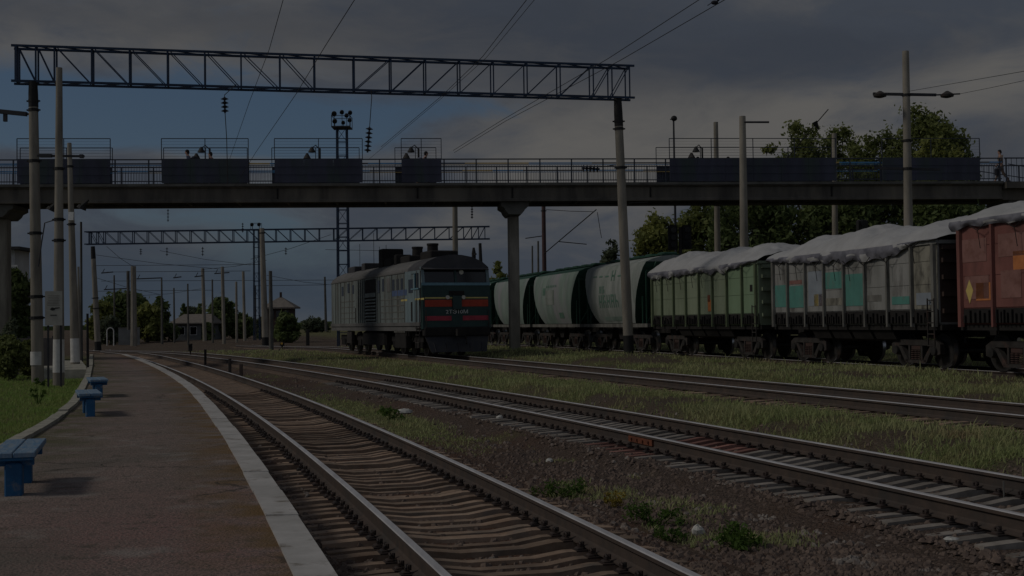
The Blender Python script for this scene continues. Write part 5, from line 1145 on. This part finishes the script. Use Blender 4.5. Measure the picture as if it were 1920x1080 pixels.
# left side
tree('dark tree below the white balcony at the left edge', 30,505,660,74,62,'leaf_dark',4200,.17,24,.25,51,group='plants on the left side', low=.1)
for a in (('leafy bush against the left edge behind the lawn', 18,632,690,62,45,'leaf_mid',3800,.085,18,.06,52),('pale flowering bush top beside the bridge pier', 20,600,690,46,47,'leaf_grey',1300,.085,14,.05,53),('bush in front of the dark metal fence', 52,640,695,36,46,'leaf_mid',1500,.08,12,.05,54)):
    tree(*a[:10], trunk=a[10], seed=a[11], low=.05, group='plants on the left side', name='bush', cat='bush')
# ------------------------------------------------------------------ weeds by the near rail
def weed(label, px, py, wpx, hpx, mat, n, leaf, seed, z=-.2):
    b_ = G(px, py, z); b_.z = gz(b_); Z = b_.y; w = wpx*Z/F/2; h = hpx*Z/F; t = thing('weed_plant', b_, label, 'plant', 'weeds along the near rail'); r = random.Random(seed)
    cl = []; mb = MB()
    for i in range(12):
        c = b_+Vector((r.uniform(-w,w), r.uniform(-w,w)*.8, h*r.uniform(.15,.85))); cl.append((c.x,c.y,c.z,w*r.uniform(.2,.4))); mb.tube([b_+Vector((r.uniform(-w,w)*.3,0,-.02)), c], [.006,.003], 4)
    mb.build('stem', mat, t, off=b_); leafcloud('foliage', cl, n, leaf, mat, t, b_, seed=seed)
weed('bright green leafy weed, nearest clump, right of the white stone', 1395,1015,92,44,'weed_leaf',900,.020,61)
weed('low dark green weed left of the white stone', 1225,975,95,40,'weed_leaf',700,.018,62)
weed('green grassy clump by the rail, farthest left of the weeds', 1045,925,95,30,'weed_leaf',700,.018,63)
weed('yellowing tuft between the green clumps', 1150,945,40,34,'yellow_leaf',260,.018,64)
weed('small green weed just in front of the white stone', 1262,1005,60,30,'weed_leaf',360,.017,65)
weed('tall dry weed at the foot of the left gantry pole', 72,760,22,60,'weed_leaf',420,.03,66,-.15)
weed('dark weed beside the pale rubbish in the middle strip', 735,782,40,24,'weed_leaf',420,.03,67)
def rock(label, px, py, wpx, hpx, seed, mat='pale_stone', z=-.22, cat='stone', name='stone'):
    b_ = G(px, py, z); b_.z = gz(b_); s = wpx*b_.y/F/2; h = hpx*b_.y/F; mb = MB(); mb.ball((0,0,h*.35), 1, 5, (s,s*.8,h*.62)); r = random.Random(seed); mb.v = [(v[0]*r.uniform(.8,1.15),v[1]*r.uniform(.8,1.15),v[2]*r.uniform(.85,1.1)) for v in mb.v]
    o = mb.build(name, mat); o.location = b_; tag(o, label, cat)
rock('pale angular stone between two green weeds', 1309,995,26,20,1)
rock('white scrap lying near the second track at the lower right', 1785,1030,34,10,2,name='litter_scrap',cat='litter')
rock('pale rubbish beside the green patch between the tracks', 757,770,34,9,3,name='litter_scrap',cat='litter')
rock('small pale block left of the second track sleepers', 937,795,14,10,4)
rock('pale crumpled paper near the near rail', 1030,860,14,8,5,name='litter_scrap',cat='litter')
mb = MB(); q = P(1884,1000,12.6); mb.bar(Vector((q.x,q.y,-.3)), Vector((q.x,q.y,.02)), .012); simple(mb, 'stake', 'post_grey', 'thin grey stake standing by the second track at the right', 'stake', origin=(q.x,q.y,-.2))
# ------------------------------------------------------------------ signals and small posts
def post(label, px, y0, y1, w, Z, mat, name='marker_post', cat='post', cap=None):
    a, b_ = P(px,y0,Z), P(px,y1,Z); b_.z = min(b_.z, gz(b_)); mb = MB(); t = thing(name, b_, label, cat); s = w*Z/F
    mb.bbox(-s/2,s/2,-s/2,s/2,-.3,a.z-b_.z,s*.12); mb.build('stem', mat, t)
    if cap: mb = MB(); mb.ball((0,-s*.5,a.z-b_.z-s*.3), s*.5, 6); mb.build('lens', cap, t, smooth=True)
    return t
def dwarf(label, px, y0, y1, w, Z, lens):
    a, b_ = P(px,y0,Z), P(px,y1,Z); b_.z = min(gz(b_), b_.z); s = w*Z/F; h = a.z-b_.z; t = thing('dwarf_signal', b_, label, 'signal', 'small signals between the tracks'); mb = MB(); mb.bbox(-s*.5,s*.5,-s*.4,s*.4,h*.45,h,s*.15); mb.build('signal_head', 'black_iron', t)
    mb = MB(); mb.tube([(0,0,-.2),(0,0,h*.46)], s*.2, 8); mb.bbox(-s*.7,s*.7,-s*.5,s*.5,-.2,h*.08,.02); mb.build('stem', 'bogie_grey', t); mb = MB(); mb.disc((0,-s*.42,h*.8),(0,1,0),s*.28,s*.1,10); mb.build('lens', lens, t)
dwarf('small black signal between the first two tracks far down the yard', 357,644,668,7,78,'window_glass')
dwarf('small signal with a pale amber top right of the dark pole', 529,641,655,8,95,'amber_lens')
post('short dark stump between the first two tracks, the left one', 385,655,676,4,62,'black_iron'); post('short dark stump between the first two tracks, the middle one', 431,672,688,5,50,'bogie_grey'); post('short brown stump between the first two tracks, the right one', 452,682,704,6,45,'rail_side')
post('small dark box at the track far behind the locomotive', 577,618,632,6,120,'black_iron')
def signal(label, px, y0, y1, Z, heads):
    top, bot = P(px,y0,Z), P(px,640,Z); bot.z = gz(bot); t = thing('light_signal', bot, label, 'signal', 'light signals behind the wagons'); mb = MB(); H = top.z-bot.z; mb.tube([(0,0,-.3),(0,0,H-.1)], .09, 10); mb.build('mast', 'bogie_grey', t)
    h = (y1-y0)*Z/F
    for dx in heads:
        mb = MB(); mb.bbox(dx-.24,dx+.24,-.12,.12,H-h,H,.06); e = mb.build('signal_head', 'black_iron', t)
        for k in range(3): mb = MB(); z = H-h*(.2+.3*k); mb.tube([(dx,-.12,z),(dx,-.34,z-.02)], [.13,.14], 12); mb.disc((dx,-.13,z),(0,1,0),.11,.03,12); mb.build('lamp_hood', 'window_glass', e)
signal('twin headed black signal rising behind the green wagon sheet', 1279,422,468,62,(-.38,.32))
signal('black signal half lost in the dark trees behind the grey wagon', 1621,412,446,52,(0.,))
# ------------------------------------------------------------------ masts
def mast(label, px, ytop, ybot, Z, wpx, lamps, ypl):
    b_ = P(px,ybot,Z); b_.z = min(b_.z, gz(b_)); top = P(px,ypl,Z); H = top.z-b_.z; w = wpx*Z/F/2; t = thing('floodlight_mast', b_, label, 'floodlight mast', 'lattice floodlight masts'); mb = MB()
    for a in (-1,1):
        for c in (-1,1): mb.bar((a*w*1.15,c*w*1.15,-.3),(a*w,c*w,H),.11 if w > .3 else .08)
    n = int(H/1.15)
    for i in range(n):
        z0, z1 = H*i/n, H*(i+1)/n
        for c in (-1,1): mb.bar((-w,c*w,z1),(w,c*w,z1),.05); mb.bar((c*w,-w,z1),(c*w,w,z1),.05)
        if i % 2: mb.bar((-w,-w,z0),(w,-w,z1),.035); mb.bar((w,w,z0),(-w,w,z1),.035)
    mb.build('lattice', 'blue_steel', t); mb = MB(); pw_ = w*1.9; mb.box(-pw_,pw_,-pw_,pw_,H,H+.12)
    for c in (-1,1): mb.bar((-pw_,c*pw_,H+1.),(pw_,c*pw_,H+1.),.04); mb.bar((c*pw_,-pw_,H+1.),(c*pw_,pw_,H+1.),.04)
    for a in (-1,1):
        for c in (-1,1): mb.bar((a*pw_,c*pw_,H),(a*pw_,c*pw_,H+1.05),.05)
    mb.build('gallery', 'dark_steel', t)
    for (x,y,z,r) in lamps:
        mb = MB(); mb.tube([(x,y+r*.4,z+H),(x,y-r*.1,z+H-.05),(x,y-r*.7,z+H-.16)], [r*.5,r,r*1.05], 10); mb.bar((x,y,H+.1),(x,y,z+H),.04); mb.build('floodlight', 'black_iron', t, smooth=True)
mast('tall lattice floodlight mast with six lamps rising behind the footbridge', 645,213,640,105,18,[(-.55,-.7,1.25,.22),(-.5,-.7,.62,.2),(.1,-.6,1.4,.18),(.35,.5,1.3,.18),(.8,-.6,1.35,.18),(.75,-.6,.7,.17),(.2,-.6,.5,.16)],241)
mast('slim distant lattice mast left of the signal box', 482,427,640,175,9,[(-.5,-.4,.9,.25),(.5,-.4,.9,.25)],432)
b_ = P(1265,345,70); t = thing('lamp_post', Vector((b_.x,b_.y,gz(b_))), 'thin lamp mast with a round dark head over the long screen', 'lamp'); Ht = P(1266,222,70).z-t.location.z
mb = MB(); mb.tube([(0,0,-.3),(0,0,Ht)], [.09,.05], 8); mb.build('mast', 'dark_steel', t); mb = MB(); mb.ball((.03,0,Ht), .17, 8, (1.05,1,.95)); mb.bar((-.2,0,Ht-.05),(.2,0,Ht-.05),.05); mb.build('lamp_head', 'black_iron', t, smooth=True)
# ------------------------------------------------------------------ buildings
def box_house(name, label, cat, px0, px1, yeave, ybot, ytop, Z, depth, wall, roof, over=.5, hip=0.):
    a, c = P(px0,ybot,Z), P(px1,ybot,Z); w = c.x-a.x; zb = gz(a); ze = P(px0,yeave,Z).z-zb; zt = P(px0,ytop,Z).z-zb
    t = thing(name, Vector((a.x,Z,zb)), label, cat); mb = MB(); mb.box(0,w,0,depth,-.5,ze); wl = mb.build('wall', wall, t)
    mb = MB(); o = over; hx = hip*w/2
    vs = [(-o,-o,ze+.004),(w+o,-o,ze+.004),(w+o,depth+o,ze+.004),(-o,depth+o,ze+.004),(-o,-o,ze+.18),(w+o,-o,ze+.18),(w+o,depth+o,ze+.18),(-o,depth+o,ze+.18),(hx,depth/2,zt),(w-hx,depth/2,zt)]
    mb.add(vs, [(3,2,1,0),(0,1,5,4),(1,2,6,5),(2,3,7,6),(3,0,4,7),(4,5,9,8),(5,6,9),(6,7,8,9),(7,4,8)]); rf = mb.build('roof', roof, t); return t, wl, rf, w, ze, zt, depth
t,wl,rf,w,ze,zt,dp = box_house('house', 'small grey house with a brown grey roof and dark doorway beyond the tracks', 'house', 325,396,608,641,589,192,7,'wall_grey','roof_grey',.6,.25)
for f in (.12,.44):
    mb = MB(); mb.box(w*f,w*f+1.1,-.03,-.002,ze*.35,ze*.85); e = mb.build('window', 'white_paint', t); mb = MB(); mb.box(w*f+.08,w*f+1.02,-.045,-.031,ze*.38,ze*.82); mb.build('pane', 'window_glass', e)
mb = MB(); mb.box(w*.74,w*.98,-.04,-.002,0,ze*.92); mb.build('doorway', 'door_dark', t)
t,wl,rf,w,ze,zt,dp = box_house('signal_box', 'old signal box with a steep tiled pyramid roof above dark ivy', 'signal box', 500,546,579,640,556,150,3.0,'wall_brown','roof_grey',.55,.96)
mb = MB(); mb.box(w/2-.12,w/2+.12,1.3,1.6,zt-.5,zt+.55); mb.build('chimney', 'wall_brown', rf)
for f in (.1,.4,.7): mb = MB(); mb.box(w*f,w*f+w*.2,-.03,-.002,ze-1.1,ze-.25); mb.build('window', 'window_glass', t)
t,wl,rf,w,ze,zt,dp = box_house('station_building', 'white building with a flat dark roof and balcony at the left edge', 'building', -140,28,471,660,466,72,2.2,'wall_white','dark_steel',.45,.3)
mb = MB(); zb0 = P(20,519,72).z-t.location.z; mb.box(w-6,w+.55,-.9,-.001,zb0-.25,zb0); mb.build('balcony_slab', 'wall_grey', t)
mb = MB(); mb.box(w-6,w+.5,-.88,-.80,zb0+.55,zb0+.65)
q = w-5.95
while q < w+.5: mb.box(q,q+.07,-.87,-.81,zb0,zb0+.55); q += .2
mb.build('balustrade', 'white_paint', t)
for f in (1.0,2.8): mb = MB(); mb.box(w-f-.5,w-f+.3,-.03,-.002,zb0+.05,zb0+1.15); mb.build('window', 'window_glass', t)
mb = MB(); mb.box(0,w-.02,-.02,-.0021,.2,zb0-.9); mb.build('ground_floor_wall', 'wall_brown', t)
# metal fence, garden hoop and low fence far away
a, c = P(30,690,50), P(99,690,50); t = thing('metal_fence', Vector((a.x,a.y,gz(a))), 'dull brown metal panel fence behind the left gantry pole', 'fence'); L = (c-a).length; h = P(60,634,50).z-t.location.z
mb = MB(); q = 0.
while q < L: mb.box(q,min(q+.24,L),-.01 if int(q*4) % 2 else .006,.02,-.2,h); q += .25
mb.build('panel', 'fence_metal', t); q = 0.
while q < L+.1: mb = MB(); mb.box(q-.04,q+.04,.021,.10,-.3,h+.08); mb.build('post', 'dark_steel', t); q += L/3
a = P(207,640,160); t = thing('garden_arch', Vector((a.x,a.y,gz(a))), 'pale round garden arch before the far left trees', 'arch'); r_ = 7*160/F; hh = P(207,614,160).z-t.location.z-r_
mb = MB(); r_ *= .9; mb.tube([(-r_,0,-.2),(-r_,0,hh)]+[(-r_*math.cos(R(k)),0,hh+r_*math.sin(R(k))) for k in range(20,180,20)]+[(r_,0,hh),(r_,0,-.2)], .07, 6); mb.build('hoop', 'wall_white', t, smooth=True)
a, c = P(222,640,162), P(262,640,162); t = thing('garden_fence', Vector((a.x,a.y,gz(a))), 'low grey fence beside the pale garden arch', 'fence'); L = c.x-a.x; hh = P(230,616,162).z-t.location.z; mb = MB(); mb.box(0,L,0,.08,-.2,hh); mb.build('panel', 'wall_grey', t)
mb = MB(); mb.box(-.05,L+.05,-.02,.1,hh,hh+.12); mb.build('cap_rail', 'post_grey', t)
# low far horizon of fields
mb = MB(); pts = [(-900,1400),(900,1500)]; vs = []
for i in range(61):
    x = -1400+i*50; hgt = 4+5*abs(mnoise.noise(Vector((i*.35,2.2,0))))+2*abs(mnoise.noise(Vector((i*1.3,9,0)))); vs += [(x,1500+60*math.sin(i),-3),(x,1500+60*math.sin(i),hgt),(x,1600,hgt*.8),(x,1600,-3)]
mb.add(vs, [(i*4+e,(i+1)*4+e,(i+1)*4+(e+1)%4,i*4+(e+1)%4) for i in range(60) for e in range(4)]); o = mb.build('far_woodland', 'leaf_dark'); tag(o, 'low dark strip of woodland on the horizon', 'woodland', kind='stuff')
# ------------------------------------------------------------------ sun, sky
SE, SAZ = 40., 8.                     # sun from the left, a little behind the viewer
sd = Vector((-math.cos(R(SE))*math.cos(R(SAZ)), -math.cos(R(SE))*math.sin(R(SAZ)), math.sin(R(SE))))
sl = bpy.data.lights.new('sun', 'SUN'); sl.energy = 2.5; sl.angle = R(12); sl.color = (1, .94, .85); so = bpy.data.objects.new('sun', sl); COL.objects.link(so)
so.rotation_euler = (-sd).to_track_quat('-Z', 'Y').to_euler()
w = bpy.data.worlds.new('World'); scn.world = w; w.use_nodes = True; nt = w.node_tree; N = nt.nodes; Lk = nt.links; bg = N['Background']
sky = N.new('ShaderNodeTexSky'); sky.sky_type = 'NISHITA'; sky.sun_disc = False; sky.sun_elevation = R(SE); sky.sun_rotation = math.atan2(sd.x, sd.y); sky.air_density = 1.; sky.dust_density = .6; sky.ozone_density = 2.
tc = N.new('ShaderNodeTexCoord'); nrm = N.new('ShaderNodeVectorMath'); nrm.operation = 'NORMALIZE'; Lk.new(tc.outputs['Generated'], nrm.inputs[0])
mp = N.new('ShaderNodeMapping'); mp.inputs['Scale'].default_value = (1, 1, 2.6); Lk.new(nrm.outputs[0], mp.inputs['Vector'])
def wn(sc, dt, loc=(0,0,0), rough=.58, dist=.3):
    q = N.new('ShaderNodeMapping'); q.inputs['Location'].default_value = loc; Lk.new(mp.outputs[0], q.inputs['Vector'])
    n = N.new('ShaderNodeTexNoise'); n.inputs['Scale'].default_value = sc; n.inputs['Detail'].default_value = dt; n.inputs['Roughness'].default_value = rough; n.inputs['Distortion'].default_value = dist; Lk.new(q.outputs[0], n.inputs['Vector']); return n.outputs['Fac']
def ma(op, a, c, cl=False):
    x = N.new('ShaderNodeMath'); x.operation = op; x.use_clamp = cl
    for s, v in ((0,a),(1,c)):
        if hasattr(v, 'links'): Lk.new(v, x.inputs[s])
        else: x.inputs[s].default_value = v
    return x.outputs[0]
def rng_(v, a, c, o0=0., o1=1.):
    x = N.new('ShaderNodeMapRange'); x.interpolation_type = 'SMOOTHSTEP'
    for s, q in ((1,a),(2,c),(3,o0),(4,o1)): x.inputs[s].default_value = q
    Lk.new(v, x.inputs[0]); return x.outputs[0]
def blob(px, py, rx, ry):             # soft patch of sky around a direction, wider than tall
    d = ray(px, py).normalized(); e1 = Vector((d.y,-d.x,0)).normalized(); e2 = e1.cross(d)
    s = []
    for e, r_ in ((e1, rx/F), (e2, ry/F)):
        dt = N.new('ShaderNodeVectorMath'); dt.operation = 'DOT_PRODUCT'; Lk.new(nrm.outputs[0], dt.inputs[0]); dt.inputs[1].default_value = e; q = ma('DIVIDE', dt.outputs['Value'], r_); s.append(ma('MULTIPLY', q, q))
    dt = N.new('ShaderNodeVectorMath'); dt.operation = 'DOT_PRODUCT'; Lk.new(nrm.outputs[0], dt.inputs[0]); dt.inputs[1].default_value = d
    r = ma('ADD', s[0], s[1]); r = ma('POWER', 2.718, ma('MULTIPLY', r, -1.)); return ma('MULTIPLY', r, rng_(dt.outputs['Value'], 0., .2))
def wsum(items):
    o = None
    for v, k in items: q = ma('MULTIPLY', v, k); o = q if o is None else ma('ADD', o, q)
    return o
def mixc(f, a, c):
    x = N.new('ShaderNodeMix'); x.data_type = 'RGBA'; Lk.new(f, x.inputs[0])
    for s, q in ((6,a),(7,c)):
        if hasattr(q, 'links'): Lk.new(q, x.inputs[s])
        else: x.inputs[s].default_value = (*q, 1)
    return x.outputs[2]
n1 = wn(4.6, 9, (.3,.1,.2)); n2 = wn(10., 9, (4.1,2.7,1.3), .62, .8); n3 = wn(3.0, 7, (7.7,1.1,5.))
warm = wsum([(blob(1120,270,260,110),.55),(blob(1450,235,240,70),.55),(blob(1840,150,170,60),.45),(blob(430,75,330,45),.30),(blob(330,290,330,22),.30),(blob(420,455,200,30),.22),(blob(760,455,200,60),.2),(n1,1.3),(n2,.95)])
dark = wsum([(blob(1000,60,520,90),.35),(blob(1480,110,360,60),.35),(blob(1850,280,130,70),.22),(blob(120,20,300,40),.25),(n3,.95),(n2,.5)])
cloud = mixc(rng_(warm, 1.02, 1.60), (1.42,1.66,2.12), (3.15,3.05,2.92))
cloud = mixc(ma('MULTIPLY', rng_(dark, .68, 1.08), .62), cloud, (1.02,1.20,1.58))
hole = wsum([(blob(380,222,340,62),.60),(blob(40,215,240,60),.55),(blob(300,400,330,50),.22),(blob(560,470,160,50),.25),(blob(620,245,150,45),.28),(blob(850,200,130,26),.26),(blob(1260,70,60,30),.12),(blob(520,520,330,80),.12),(n1,.7),(n2,.6)])
hm = rng_(hole, .74, 1.04)
blue = mixc(ma('ADD', 0., .62), sky.outputs[0], (.60,1.15,2.10))
col = mixc(hm, cloud, blue)
low = wsum([(blob(430,545,460,110),1.15)])
col = mixc(ma('MULTIPLY', low, .55, True), col, (.95,1.45,2.10))
sx = N.new('ShaderNodeSeparateXYZ'); Lk.new(nrm.outputs[0], sx.inputs[0]); bk = rng_(ma('MULTIPLY', sx.outputs[1], -1.), -.1, .8, 1., 2.3); vm = N.new('ShaderNodeVectorMath'); vm.operation = 'SCALE'; Lk.new(col, vm.inputs[0]); Lk.new(bk, vm.inputs['Scale']); Lk.new(vm.outputs[0], bg.inputs['Color']); bg.inputs['Strength'].default_value = .12  # sky behind the viewer brightened, added as fill light for the front faces
